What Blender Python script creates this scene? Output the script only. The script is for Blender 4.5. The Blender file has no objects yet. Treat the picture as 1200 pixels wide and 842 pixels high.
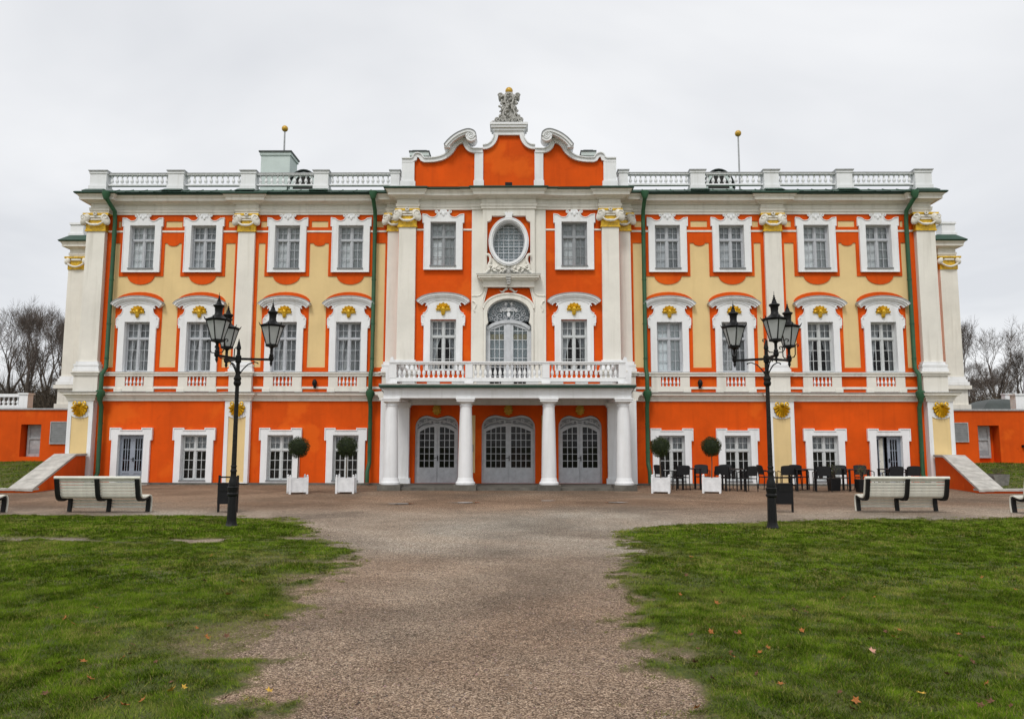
import bpy, bmesh, math, random
import numpy as np
from mathutils import Vector, Matrix, noise as mnoise
from mathutils.geometry import tessellate_polygon
R = math.radians
PI = math.pi
scene = bpy.context.scene
COL = scene.collection
random.seed(7)
rng = np.random.default_rng(7)

# ------------------------------------------------------------------ camera
CAMX, CAMD, CAMH = 0.375, 30.193, 1.6
cam_d = bpy.data.cameras.new('camera')
cam = bpy.data.objects.new('camera', cam_d)
COL.objects.link(cam)
cam_d.sensor_width = 36.0
cam_d.lens = 36.0 * 886.0 / 1200.0
cam_d.clip_start = 0.05
cam_d.clip_end = 3000
pitch, yaw, roll = R(6.389), R(0.462), R(0.080)
fwd = Vector((-math.sin(yaw) * math.cos(pitch), math.cos(yaw) * math.cos(pitch), math.sin(pitch)))
right = Vector((math.cos(yaw), math.sin(yaw), 0))
up = right.cross(fwd)
r2 = right * math.cos(roll) + up * math.sin(roll)
u2 = up * math.cos(roll) - right * math.sin(roll)
m = Matrix((r2, u2, -fwd)).transposed().to_4x4()
m.translation = Vector((CAMX, -CAMD, CAMH))
cam.matrix_world = m
scene.camera = cam

# ------------------------------------------------------------------ world, sun, exposure
SUN_EL, SUN_AZ = R(54), R(200)     # azimuth measured from +Y (north) clockwise: behind the camera, a little to the left
world = bpy.data.worlds.new('World')
scene.world = world
world.use_nodes = True
wn, wl = world.node_tree.nodes, world.node_tree.links
wn.clear()
out = wn.new('ShaderNodeOutputWorld')
sky = wn.new('ShaderNodeTexSky')
sky.sky_type = 'NISHITA'
sky.sun_disc = False
sky.sun_elevation = SUN_EL
sky.sun_rotation = SUN_AZ
bg_sky = wn.new('ShaderNodeBackground'); bg_sky.inputs['Strength'].default_value = 0.10
wl.new(sky.outputs[0], bg_sky.inputs['Color'])
tc = wn.new('ShaderNodeTexCoord')
sep = wn.new('ShaderNodeSeparateXYZ'); wl.new(tc.outputs['Generated'], sep.inputs[0])
addz = wn.new('ShaderNodeMath'); addz.operation = 'ADD'; addz.inputs[1].default_value = 0.22
absz = wn.new('ShaderNodeMath'); absz.operation = 'ABSOLUTE'
wl.new(sep.outputs['Z'], absz.inputs[0]); wl.new(absz.outputs[0], addz.inputs[0])
dvx = wn.new('ShaderNodeMath'); dvx.operation = 'DIVIDE'; wl.new(sep.outputs['X'], dvx.inputs[0]); wl.new(addz.outputs[0], dvx.inputs[1])
dvy = wn.new('ShaderNodeMath'); dvy.operation = 'DIVIDE'; wl.new(sep.outputs['Y'], dvy.inputs[0]); wl.new(addz.outputs[0], dvy.inputs[1])
cmb = wn.new('ShaderNodeCombineXYZ'); wl.new(dvx.outputs[0], cmb.inputs[0]); wl.new(dvy.outputs[0], cmb.inputs[1])
nz = wn.new('ShaderNodeTexNoise'); nz.inputs['Scale'].default_value = 0.8; nz.inputs['Detail'].default_value = 5; nz.inputs['Roughness'].default_value = 0.5
nz.inputs['Distortion'].default_value = 0.5
wl.new(cmb.outputs[0], nz.inputs['Vector'])
rmp = wn.new('ShaderNodeValToRGB')
rmp.color_ramp.elements[0].position = 0.36; rmp.color_ramp.elements[0].color = (0.74, 0.755, 0.785, 1)
rmp.color_ramp.elements[1].position = 0.62; rmp.color_ramp.elements[1].color = (0.97, 0.975, 0.985, 1)
wl.new(nz.outputs['Fac'], rmp.inputs[0])
bg_cl = wn.new('ShaderNodeBackground'); bg_cl.inputs['Strength'].default_value = 1.0
wl.new(rmp.outputs[0], bg_cl.inputs['Color'])
mixw = wn.new('ShaderNodeMixShader'); mixw.inputs[0].default_value = 0.92
wl.new(bg_sky.outputs[0], mixw.inputs[1]); wl.new(bg_cl.outputs[0], mixw.inputs[2]); wl.new(mixw.outputs[0], out.inputs['Surface'])

sun_d = bpy.data.lights.new('sun', 'SUN')
sun_d.energy = 1.5
sun_d.angle = R(15)
sun_d.color = (1.0, 0.97, 0.92)
sun = bpy.data.objects.new('sun', sun_d)
COL.objects.link(sun)
sd = Vector((math.sin(SUN_AZ) * math.cos(SUN_EL), math.cos(SUN_AZ) * math.cos(SUN_EL), math.sin(SUN_EL)))
sun.rotation_euler = sd.to_track_quat('Z', 'Y').to_euler()
sun.location = sd * 60

scene.view_settings.view_transform = 'Standard'
scene.view_settings.look = 'None'
scene.view_settings.exposure = 0.06
scene.view_settings.gamma = 1.0
scene.render.engine = 'CYCLES'
scene.cycles.max_bounces = 6
scene.cycles.diffuse_bounces = 2
scene.cycles.transparent_max_bounces = 12

# ------------------------------------------------------------------ materials
MAT = {}
def nodes_of(name):
    mt = bpy.data.materials.new(name); mt.use_nodes = True
    nt = mt.node_tree
    b = nt.nodes['Principled BSDF']
    return mt, nt.nodes, nt.links, b
def stucco(name, col, var=0.10, rough=0.85, scale=0.6, bump=0.25, fine=60, streak=0.0, stain=None, stain_amt=0.0, patch=None):
    mt, N, L, b = nodes_of(name)
    g = N.new('ShaderNodeNewGeometry')
    n1 = N.new('ShaderNodeTexNoise'); n1.inputs['Scale'].default_value = scale; n1.inputs['Detail'].default_value = 8; n1.inputs['Roughness'].default_value = 0.65
    L.new(g.outputs['Position'], n1.inputs['Vector'])
    r = N.new('ShaderNodeValToRGB')
    lo = [c * (1 - 1.6 * var) for c in col]; hi = [min(1, c * (1 + var)) for c in col]
    r.color_ramp.elements[0].position = 0.3; r.color_ramp.elements[0].color = (*lo, 1)
    r.color_ramp.elements[1].position = 0.7; r.color_ramp.elements[1].color = (*hi, 1)
    L.new(n1.outputs['Fac'], r.inputs[0])
    last = r.outputs[0]
    if streak > 0:
        mp = N.new('ShaderNodeMapping'); mp.inputs['Scale'].default_value = (5.0, 5.0, 0.35)
        L.new(g.outputs['Position'], mp.inputs[0])
        n2 = N.new('ShaderNodeTexNoise'); n2.inputs['Scale'].default_value = 1.0; n2.inputs['Detail'].default_value = 6
        L.new(mp.outputs[0], n2.inputs['Vector'])
        r2_ = N.new('ShaderNodeValToRGB')
        r2_.color_ramp.elements[0].position = 0.52; r2_.color_ramp.elements[0].color = (0, 0, 0, 1)
        r2_.color_ramp.elements[1].position = 0.8; r2_.color_ramp.elements[1].color = (streak, streak, streak, 1)
        L.new(n2.outputs['Fac'], r2_.inputs[0])
        mx = N.new('ShaderNodeMixRGB'); mx.inputs[2].default_value = (*(stain or [c * 0.45 for c in col]), 1)
        L.new(r2_.outputs[0], mx.inputs[0]); L.new(last, mx.inputs[1]); last = mx.outputs[0]
    if stain_amt > 0:
        n4 = N.new('ShaderNodeTexNoise'); n4.inputs['Scale'].default_value = 0.9; n4.inputs['Detail'].default_value = 10; n4.inputs['Roughness'].default_value = 0.7; n4.inputs['Distortion'].default_value = 1.2
        L.new(g.outputs['Position'], n4.inputs['Vector'])
        r4 = N.new('ShaderNodeValToRGB')
        r4.color_ramp.elements[0].position = 0.60; r4.color_ramp.elements[0].color = (0, 0, 0, 1)
        r4.color_ramp.elements[1].position = 0.72; r4.color_ramp.elements[1].color = (stain_amt,) * 3 + (1,)
        L.new(n4.outputs['Fac'], r4.inputs[0])
        mx = N.new('ShaderNodeMixRGB'); mx.inputs[2].default_value = (*(stain or [c * 0.4 for c in col]), 1)
        L.new(r4.outputs[0], mx.inputs[0]); L.new(last, mx.inputs[1]); last = mx.outputs[0]
    if patch:
        n5 = N.new('ShaderNodeTexNoise'); n5.inputs['Scale'].default_value = 0.55; n5.inputs['Detail'].default_value = 5; n5.inputs['Roughness'].default_value = 0.55
        mp5 = N.new('ShaderNodeMapping'); mp5.inputs['Location'].default_value = (7.3, 2.1, 4.4); L.new(g.outputs['Position'], mp5.inputs[0]); L.new(mp5.outputs[0], n5.inputs['Vector'])
        r5 = N.new('ShaderNodeValToRGB')
        r5.color_ramp.elements[0].position = 0.57; r5.color_ramp.elements[0].color = (0, 0, 0, 1)
        r5.color_ramp.elements[1].position = 0.63; r5.color_ramp.elements[1].color = (.5, .5, .5, 1)
        L.new(n5.outputs['Fac'], r5.inputs[0])
        mx = N.new('ShaderNodeMixRGB'); mx.inputs[2].default_value = (*patch, 1)
        L.new(r5.outputs[0], mx.inputs[0]); L.new(last, mx.inputs[1]); last = mx.outputs[0]
    L.new(last, b.inputs['Base Color'])
    b.inputs['Roughness'].default_value = rough
    b.inputs['Specular IOR Level'].default_value = 0.25
    n3 = N.new('ShaderNodeTexNoise'); n3.inputs['Scale'].default_value = fine; n3.inputs['Detail'].default_value = 4
    L.new(g.outputs['Position'], n3.inputs['Vector'])
    bp = N.new('ShaderNodeBump'); bp.inputs['Strength'].default_value = bump; bp.inputs['Distance'].default_value = 0.01
    L.new(n3.outputs['Fac'], bp.inputs['Height']); L.new(bp.outputs[0], b.inputs['Normal'])
    MAT[name] = mt
    return mt
def paint(name, col, rough=0.4, metal=0.0, var=0.15, scale=8, bump=0.1, spec=0.5):
    mt, N, L, b = nodes_of(name)
    tcn = N.new('ShaderNodeTexCoord')
    n1 = N.new('ShaderNodeTexNoise'); n1.inputs['Scale'].default_value = scale; n1.inputs['Detail'].default_value = 6; n1.inputs['Roughness'].default_value = 0.7
    L.new(tcn.outputs['Object'], n1.inputs['Vector'])
    r = N.new('ShaderNodeValToRGB')
    r.color_ramp.elements[0].position = 0.3; r.color_ramp.elements[0].color = (*[c * (1 - 1.5 * var) for c in col], 1)
    r.color_ramp.elements[1].position = 0.7; r.color_ramp.elements[1].color = (*[min(1, c * (1 + var)) for c in col], 1)
    L.new(n1.outputs['Fac'], r.inputs[0]); L.new(r.outputs[0], b.inputs['Base Color'])
    mr = N.new('ShaderNodeMapRange'); mr.inputs[3].default_value = rough * 0.8; mr.inputs[4].default_value = min(1, rough * 1.25)
    L.new(n1.outputs['Fac'], mr.inputs[0]); L.new(mr.outputs[0], b.inputs['Roughness'])
    b.inputs['Metallic'].default_value = metal
    b.inputs['Specular IOR Level'].default_value = spec
    bp = N.new('ShaderNodeBump'); bp.inputs['Strength'].default_value = bump; bp.inputs['Distance'].default_value = 0.01
    L.new(n1.outputs['Fac'], bp.inputs['Height']); L.new(bp.outputs[0], b.inputs['Normal'])
    MAT[name] = mt
    return mt
stucco('orange', (0.75, 0.092, 0.002), var=0.13, scale=0.5, streak=0.30, stain=(0.42, 0.040, 0.002), stain_amt=0.5, patch=(0.86, 0.15, 0.008))
stucco('ochre', (0.82, 0.615, 0.305), var=0.06, scale=0.7, streak=0.18, stain=(0.46, 0.32, 0.13))
stucco('cream', (0.84, 0.81, 0.735), var=0.06, scale=0.8, streak=0.44, stain=(0.46, 0.43, 0.36))
stucco('white', (0.87, 0.88, 0.89), var=0.04, scale=1.2, streak=0.36, stain=(0.50, 0.49, 0.44))
stucco('grey_stone', (0.33, 0.31, 0.28), var=0.25, scale=2.5, bump=0.5, fine=35, streak=0.3, stain=(0.16, 0.15, 0.12))
stucco('pale_stone', (0.50, 0.48, 0.44), var=0.22, scale=3.0, bump=0.5, fine=35, streak=0.25, stain=(0.28, 0.27, 0.22))
stucco('carved_stone', (0.50, 0.49, 0.46), var=0.2, scale=5.0, bump=0.5, fine=40, streak=0.35, stain=(0.2, 0.2, 0.18))
stucco('chimney_green', (0.62, 0.70, 0.67), var=0.06, scale=1.2, streak=0.15, stain=(0.4, 0.46, 0.43))
paint('roof_green', (0.010, 0.052, 0.028), rough=0.45, var=0.25, scale=1.4)
paint('pipe_green', (0.022, 0.098, 0.040), rough=0.5, var=0.18, scale=3)
paint('frame_grey', (0.50, 0.52, 0.55), rough=0.5, var=0.08)
paint('frame_white', (0.60, 0.62, 0.62), rough=0.5, var=0.08)
paint('sash_dark', (0.30, 0.315, 0.33), rough=0.5, var=0.1)
paint('door_grey', (0.58, 0.60, 0.625), rough=0.5, var=0.12, scale=5)
paint('door_blue', (0.30, 0.34, 0.40), rough=0.5, var=0.12, scale=5)
paint('gold', (0.80, 0.46, 0.020), rough=0.38, metal=0.3, var=0.35, scale=9, spec=0.6)
paint('gold_dull', (0.60, 0.35, 0.03), rough=0.45, metal=0.2, var=0.3, scale=9, spec=0.6)
paint('black_iron', (0.009, 0.009, 0.009), rough=0.5, var=0.4, scale=14, bump=0.3, spec=0.25)
paint('worn_iron', (0.018, 0.016, 0.013), rough=0.65, var=0.7, scale=22, bump=0.5, spec=0.25)
paint('black_plastic', (0.009, 0.009, 0.010), rough=0.5, var=0.2, spec=0.25)
paint('dark_grey_weave', (0.020, 0.021, 0.023), rough=0.65, var=0.35, scale=40, bump=0.4, spec=0.3)
paint('bench_slat', (0.74, 0.73, 0.64), rough=0.55, var=0.12, scale=6, bump=0.2)
paint('planter_white', (0.80, 0.81, 0.82), rough=0.55, var=0.12, scale=5)
paint('curtain', (0.60, 0.61, 0.62), rough=0.95, var=0.12, scale=4)
paint('curtain_dark', (0.40, 0.41, 0.425), rough=0.95, var=0.2, scale=5)
paint('blind', (0.74, 0.78, 0.80), rough=0.9, var=0.05, scale=4)
paint('curtain_pale', (0.74, 0.75, 0.76), rough=0.95, var=0.10, scale=4)
paint('curtain_mid', (0.48, 0.49, 0.51), rough=0.95, var=0.15, scale=4)
stucco('dark_stone', (0.15, 0.14, 0.12), var=0.3, scale=2.5, bump=0.5, fine=35, streak=0.3, stain=(0.06, 0.06, 0.05))
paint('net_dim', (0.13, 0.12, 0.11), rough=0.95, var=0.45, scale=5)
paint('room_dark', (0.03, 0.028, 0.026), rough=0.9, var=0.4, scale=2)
paint('warm_blind', (0.72, 0.60, 0.38), rough=0.9, var=0.1)
paint('bark', (0.095, 0.078, 0.062), rough=0.9, var=0.35, scale=6, bump=0.6)
paint('twig', (0.115, 0.092, 0.075), rough=0.9, var=0.3, scale=3)
paint('thicket', (0.045, 0.038, 0.028), rough=0.95, var=0.4, scale=2)
paint('trunk_brown', (0.12, 0.085, 0.055), rough=0.9, var=0.3, scale=20)
paint('soil', (0.05, 0.035, 0.025), rough=0.95, var=0.3, scale=20)
paint('slate', (0.045, 0.058, 0.053), rough=0.5, var=0.25, scale=3)
paint('shutter_grey', (0.42, 0.43, 0.44), rough=0.6, var=0.2, scale=7)
paint('board_grey', (0.24, 0.25, 0.26), rough=0.6, var=0.15, scale=5)
paint('conifer', (0.018, 0.026, 0.014), rough=0.85, var=0.4, scale=2)
paint('pot_grey', (0.20, 0.19, 0.17), rough=0.8, var=0.3, scale=10)

def glass_mat(name, tint=(0.92, 0.95, 0.96), base=0.0, rough=0.03):
    mt = bpy.data.materials.new(name); mt.use_nodes = True
    N, L = mt.node_tree.nodes, mt.node_tree.links
    N.clear()
    o = N.new('ShaderNodeOutputMaterial')
    tr = N.new('ShaderNodeBsdfTransparent'); tr.inputs[0].default_value = (*tint, 1)
    gl = N.new('ShaderNodeBsdfGlossy'); gl.inputs['Roughness'].default_value = rough
    fr = N.new('ShaderNodeFresnel'); fr.inputs[0].default_value = 1.36
    ad = N.new('ShaderNodeMath'); ad.operation = 'ADD'; ad.inputs[1].default_value = base
    tcn = N.new('ShaderNodeNewGeometry')
    nz_ = N.new('ShaderNodeTexNoise'); nz_.inputs['Scale'].default_value = 1.7; nz_.inputs['Detail'].default_value = 1
    L.new(tcn.outputs['Position'], nz_.inputs['Vector'])
    bp = N.new('ShaderNodeBump'); bp.inputs['Strength'].default_value = 0.12; bp.inputs['Distance'].default_value = 0.02
    L.new(nz_.outputs['Fac'], bp.inputs['Height']); L.new(bp.outputs[0], gl.inputs['Normal'])
    mx = N.new('ShaderNodeMixShader')
    L.new(fr.outputs[0], ad.inputs[0]); L.new(ad.outputs[0], mx.inputs[0]); L.new(tr.outputs[0], mx.inputs[1]); L.new(gl.outputs[0], mx.inputs[2])
    L.new(mx.outputs[0], o.inputs['Surface'])
    MAT[name] = mt
glass_mat('glass')
def frosted():
    mt, N, L, b = nodes_of('lamp_glass')
    b.inputs['Base Color'].default_value = (0.74, 0.76, 0.76, 1)
    b.inputs['Roughness'].default_value = 0.18
    tl = N.new('ShaderNodeBsdfTranslucent'); tl.inputs[0].default_value = (0.85, 0.87, 0.87, 1)
    mx = N.new('ShaderNodeMixShader'); mx.inputs[0].default_value = 0.5
    o = N['Material Output']
    L.new(b.outputs[0], mx.inputs[1]); L.new(tl.outputs[0], mx.inputs[2]); L.new(mx.outputs[0], o.inputs['Surface'])
    MAT['lamp_glass'] = mt
frosted()
def leaf_mat(name, base, attr='tone', rough=0.75):
    # per-blade colour from a 'tone' colour attribute (the plant's own colour variety)
    mt, N, L, b = nodes_of(name)
    a = N.new('ShaderNodeVertexColor'); a.layer_name = attr
    L.new(a.outputs[0], b.inputs['Base Color'])
    b.inputs['Roughness'].default_value = rough
    b.inputs['Specular IOR Level'].default_value = 0.2
    MAT[name] = mt
leaf_mat('grass_blade', None, rough=1.0)
MAT['grass_blade'].node_tree.nodes['Principled BSDF'].inputs['Specular IOR Level'].default_value = 0.04
leaf_mat('stone_bits', None, rough=0.8)
leaf_mat('boxwood', None, rough=0.6)
def water_mat():
    mt, N, L, b = nodes_of('puddle_water')
    b.inputs['Base Color'].default_value = (0.05, 0.045, 0.04, 1)
    b.inputs['Roughness'].default_value = 0.03
    b.inputs['IOR'].default_value = 1.45
    b.inputs['Specular IOR Level'].default_value = 1.0
    MAT['puddle_water'] = mt
water_mat()
def ground_mat():
    mt, N, L, b = nodes_of('ground')
    g = N.new('ShaderNodeNewGeometry')
    P = g.outputs['Position']
    def noise(sc, det=6, ro=0.6, dist=0.0):
        n = N.new('ShaderNodeTexNoise'); n.inputs['Scale'].default_value = sc; n.inputs['Detail'].default_value = det
        n.inputs['Roughness'].default_value = ro; n.inputs['Distortion'].default_value = dist
        L.new(P, n.inputs['Vector']); return n.outputs['Fac']
    def ramp(fac, stops):
        r = N.new('ShaderNodeValToRGB')
        while len(r.color_ramp.elements) < len(stops): r.color_ramp.elements.new(0.5)
        for e, (p, c) in zip(r.color_ramp.elements, stops): e.position = p; e.color = (*c, 1)
        L.new(fac, r.inputs[0]); return r.outputs[0]
    def mix(fac, a, c, mode='MIX'):
        mx = N.new('ShaderNodeMixRGB'); mx.blend_type = mode
        if isinstance(fac, float): mx.inputs[0].default_value = fac
        else: L.new(fac, mx.inputs[0])
        for k, s in ((1, a), (2, c)):
            if isinstance(s, tuple): mx.inputs[k].default_value = (*s, 1)
            else: L.new(s, mx.inputs[k])
        return mx.outputs[0]
    # gravel: single stones by voronoi cells, tinted grey / pink / brown, over broad damp patches
    vo = N.new('ShaderNodeTexVoronoi'); vo.inputs['Scale'].default_value = 105
    L.new(P, vo.inputs['Vector'])
    cell = N.new('ShaderNodeSeparateColor'); L.new(vo.outputs['Color'], cell.inputs[0])
    stones = ramp(cell.outputs[0], [(0.0, (0.075, 0.055, 0.042)), (0.35, (0.205, 0.163, 0.130)), (0.65, (0.335, 0.275, 0.225)), (0.9, (0.52, 0.445, 0.38)), (1.0, (0.66, 0.58, 0.51))])
    broad = ramp(noise(0.33, 7, 0.65, 0.6), [(0.36, (0.74, 0.71, 0.69)), (0.5, (1.10, 1.07, 1.05)), (0.62, (1.42, 1.42, 1.42))])
    grav = mix(1.0, stones, broad, 'MULTIPLY')
    zone = ramp(noise(0.16, 5, 0.6, 0.8), [(0.42, (1.03, 0.96, 0.88)), (0.6, (0.93, 0.95, 0.93))])
    grav = mix(1.0, grav, zone, 'MULTIPLY')
    fine = ramp(noise(11, 9, 0.85), [(0.32, (0.62, 0.61, 0.60)), (0.68, (1.34, 1.34, 1.34))])
    grav = mix(1.0, grav, fine, 'MULTIPLY')
    # forecourt near the palace is damper and browner (mask painted by place, stored per vertex)
    at = N.new('ShaderNodeAttribute'); at.attribute_name = 'damp'
    damp = mix(1.0, grav, (0.78, 0.73, 0.69), 'MULTIPLY')
    grav = mix(at.outputs['Fac'], grav, damp)
    at3 = N.new('ShaderNodeAttribute'); at3.attribute_name = 'greyed'
    gg = mix(1.0, grav, (0.99, 1.04, 1.06), 'MULTIPLY')
    near = mix(1.0, grav, (0.92, 0.84, 0.765), 'MULTIPLY')
    grav = mix(at3.outputs['Fac'], near, gg)
    # turf soil and thatch
    turf = ramp(noise(1.3, 8, 0.7, 0.4), [(0.3, (0.050, 0.062, 0.014)), (0.5, (0.090, 0.112, 0.026)), (0.68, (0.185, 0.170, 0.070))])
    turf2 = ramp(noise(24, 6, 0.8), [(0.3, (0.55, 0.55, 0.5)), (0.7, (1.35, 1.35, 1.3))])
    turf = mix(1.0, turf, turf2, 'MULTIPLY')
    at2 = N.new('ShaderNodeAttribute'); at2.attribute_name = 'turf'
    brk = N.new('ShaderNodeMath'); brk.operation = 'ADD'
    sc = N.new('ShaderNodeMath'); sc.operation = 'MULTIPLY_ADD'; sc.inputs[1].default_value = 1.5; sc.inputs[2].default_value = -0.75
    L.new(noise(15, 9, 0.85), sc.inputs[0]); L.new(sc.outputs[0], brk.inputs[0]); L.new(at2.outputs['Fac'], brk.inputs[1])
    edge = ramp(brk.outputs[0], [(0.52, (0, 0, 0)), (0.62, (1, 1, 1))])
    thatch = ramp(noise(48, 8, 0.85), [(0.32, (0.045, 0.040, 0.016)), (0.5, (0.13, 0.11, 0.05)), (0.68, (0.30, 0.26, 0.13))])
    edge0 = ramp(brk.outputs[0], [(0.24, (0, 0, 0)), (0.40, (0.8, 0.8, 0.8))])
    col = mix(edge, mix(edge0, grav, thatch), turf)
    L.new(col, b.inputs['Base Color'])
    b.inputs['Roughness'].default_value = 0.88
    b.inputs['Specular IOR Level'].default_value = 0.25
    bp = N.new('ShaderNodeBump'); bp.inputs['Strength'].default_value = 0.9; bp.inputs['Distance'].default_value = 0.012
    L.new(vo.outputs['Distance'], bp.inputs['Height']); bp.invert = True
    bp2 = N.new('ShaderNodeBump'); bp2.inputs['Strength'].default_value = 0.5; bp2.inputs['Distance'].default_value = 0.03
    L.new(noise(9, 8, 0.7), bp2.inputs['Height']); L.new(bp.outputs[0], bp2.inputs['Normal'])
    L.new(bp2.outputs[0], b.inputs['Normal'])
    MAT['ground'] = mt
ground_mat()

# ------------------------------------------------------------------ mesh helpers
class MB:
    def __init__(s): s.v = []; s.f = []
    def add(s, vs, fs, mat=None):
        o = len(s.v)
        if mat is not None: vs = [tuple(mat @ Vector(p)) for p in vs]
        s.v += [tuple(p) for p in vs]; s.f += [tuple(i + o for i in f) for f in fs]
        return s
    def box(s, x0, x1, y0, y1, z0, z1, mat=None, tx=0.0, ty=0.0):
        vs = [(x0, y0, z0), (x1, y0, z0), (x1, y1, z0), (x0, y1, z0), (x0 + tx, y0 + ty, z1), (x1 - tx, y0 + ty, z1), (x1 - tx, y1 - ty, z1), (x0 + tx, y1 - ty, z1)]
        return s.add(vs, [(0, 3, 2, 1), (4, 5, 6, 7), (0, 1, 5, 4), (1, 2, 6, 5), (2, 3, 7, 6), (3, 0, 4, 7)], mat)
    def prism(s, loops, y0, y1, mat=None):
        # loops: outer loop then holes, as (x, z); extruded from y0 to y1
        loops = [[(float(a), float(b)) for a, b in lp] for lp in loops]
        tris = tessellate_polygon([[Vector((a, b, 0)) for a, b in lp] for lp in loops])
        flat = [p for lp in loops for p in lp]
        n = len(flat)
        vs = [(a, y0, b) for a, b in flat] + [(a, y1, b) for a, b in flat]
        fs = [tuple(t) for t in tris] + [tuple(i + n for i in reversed(t)) for t in tris]
        o = 0
        for lp in loops:
            k = len(lp)
            for i in range(k):
                a, b = o + i, o + (i + 1) % k
                fs.append((a, b, b + n, a + n))
            o += k
        return s.add(vs, fs, mat)
    def band(s, path, a, b, y0, y1, closed=False, mat=None):
        # strip between two offsets of a path in the xz plane, extruded in y
        n = len(path)
        def off(d):
            res = []
            for i in range(n):
                p = Vector(path[i])
                q0 = Vector(path[(i - 1) % n]) if (closed or i > 0) else None
                q1 = Vector(path[(i + 1) % n]) if (closed or i < n - 1) else None
                ns = []
                if q0 is not None and (p - q0).length > 1e-9: t = (p - q0).normalized(); ns.append(Vector((-t.y, t.x)))
                if q1 is not None and (q1 - p).length > 1e-9: t = (q1 - p).normalized(); ns.append(Vector((-t.y, t.x)))
                nn = sum(ns, Vector((0, 0)))
                nn = nn.normalized() if nn.length > 1e-6 else ns[0]
                c = max(0.4, nn.dot(ns[0]))
                res.append(p + nn * (d / c))
            return res
        A, B = off(a), off(b)
        vs, fs = [], []
        for p, q in zip(A, B):
            vs += [(p.x, y0, p.y), (q.x, y0, q.y), (q.x, y1, q.y), (p.x, y1, p.y)]
        m_ = n if closed else n - 1
        for i in range(m_):
            k, l = 4 * i, 4 * ((i + 1) % n)
            for j in range(4): fs.append((k + j, l + j, l + (j + 1) % 4, k + (j + 1) % 4))
        if not closed: fs += [(0, 1, 2, 3), (4 * n - 1, 4 * n - 2, 4 * n - 3, 4 * n - 4)]
        return s.add(vs, fs, mat)
    def lathe(s, prof, cx=0, cy=0, n=12, mat=None, rot=0.0):
        vs, fs = [], []
        for r, z in prof:
            for k in range(n):
                a = 2 * PI * k / n + rot
                vs.append((cx + r * math.cos(a), cy + r * math.sin(a), z))
        for i in range(len(prof) - 1):
            for k in range(n):
                a, b = i * n + k, i * n + (k + 1) % n
                fs.append((a, b, b + n, a + n))
        fs.append(tuple(reversed(range(n)))); fs.append(tuple(range((len(prof) - 1) * n, len(prof) * n)))
        return s.add(vs, fs, mat)
    def tube(s, pts, r, n=8, mat=None, cap=True):
        pts = [Vector(p) for p in pts]
        rs = r if isinstance(r, (list, tuple)) else [r] * len(pts)
        vs, fs = [], []
        nrm = None
        for i, p in enumerate(pts):
            t = (pts[min(i + 1, len(pts) - 1)] - pts[max(i - 1, 0)])
            t = t.normalized() if t.length > 1e-9 else Vector((0, 0, 1))
            if nrm is None:
                nrm = t.cross(Vector((0, 0, 1)))
                if nrm.length < 1e-3: nrm = t.cross(Vector((0, 1, 0)))
            nrm = (nrm - t * nrm.dot(t))
            nrm = nrm.normalized() if nrm.length > 1e-6 else t.orthogonal().normalized()
            bn = t.cross(nrm)
            for k in range(n):
                a = 2 * PI * k / n
                vs.append(p + nrm * (rs[i] * math.cos(a)) + bn * (rs[i] * math.sin(a)))
        for i in range(len(pts) - 1):
            for k in range(n):
                a, b = i * n + k, i * n + (k + 1) % n
                fs.append((a, b, b + n, a + n))
        if cap: fs.append(tuple(range(n))); fs.append(tuple(range((len(pts) - 1) * n, len(pts) * n)))
        return s.add(vs, fs, mat)
    def ell(s, c, r, n=10, m_=6, rot=None, mat=None):
        vs, fs = [], []
        M_ = rot.to_4x4() if rot is not None else Matrix.Identity(4)
        for i in range(m_ + 1):
            th = PI * i / m_
            for k in range(n):
                a = 2 * PI * k / n
                q = M_ @ Vector((r[0] * math.sin(th) * math.cos(a), r[1] * math.sin(th) * math.sin(a), r[2] * math.cos(th)))
                vs.append((c[0] + q.x, c[1] + q.y, c[2] + q.z))
        for i in range(m_):
            for k in range(n):
                a, b = i * n + k, i * n + (k + 1) % n
                if i == 0: fs.append((a, b + n, a + n))
                elif i == m_ - 1: fs.append((a, b, a + n))
                else: fs.append((a, b, b + n, a + n))
        return s.add(vs, fs, mat)
    def sweep(s, path, prof, closed_prof=True):
        # moulding: plan path (x, y), profile (outward offset, z); outward is right of travel
        n = len(path)
        offs = []
        for i in range(n):
            p = Vector(path[i]); ns = []
            if i > 0: t = (p - Vector(path[i - 1])).normalized(); ns.append(Vector((t.y, -t.x)))
            if i < n - 1: t = (Vector(path[i + 1]) - p).normalized(); ns.append(Vector((t.y, -t.x)))
            nn = sum(ns, Vector((0, 0))).normalized()
            offs.append((p, nn / max(0.35, nn.dot(ns[0]))))
        k = len(prof)
        vs = [(p.x + d.x * o, p.y + d.y * o, z) for p, d in offs for o, z in prof]
        fs = []
        for i in range(n - 1):
            for j in range(k if closed_prof else k - 1):
                a, b = i * k + j, i * k + (j + 1) % k
                fs.append((a, b, b + k, a + k))
        fs.append(tuple(range(k))); fs.append(tuple(range((n - 1) * k, n * k)))
        return s.add(vs, fs)
    def mesh(s, name, mat, smooth=None):
        me = bpy.data.meshes.new(name)
        me.from_pydata(s.v, [], s.f)
        bm = bmesh.new(); bm.from_mesh(me)
        bmesh.ops.recalc_face_normals(bm, faces=bm.faces)
        bm.to_mesh(me); bm.free()
        me.materials.append(MAT[mat])
        if smooth is not None:
            for p in me.polygons: p.use_smooth = True
            me.set_sharp_from_angle(angle=R(smooth))
        return me
    def build(s, name, mat, parent=None, loc=(0, 0, 0), rot=(0, 0, 0), smooth=None):
        return link(name, s.mesh(name, mat, smooth), parent, loc, rot)
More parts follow.
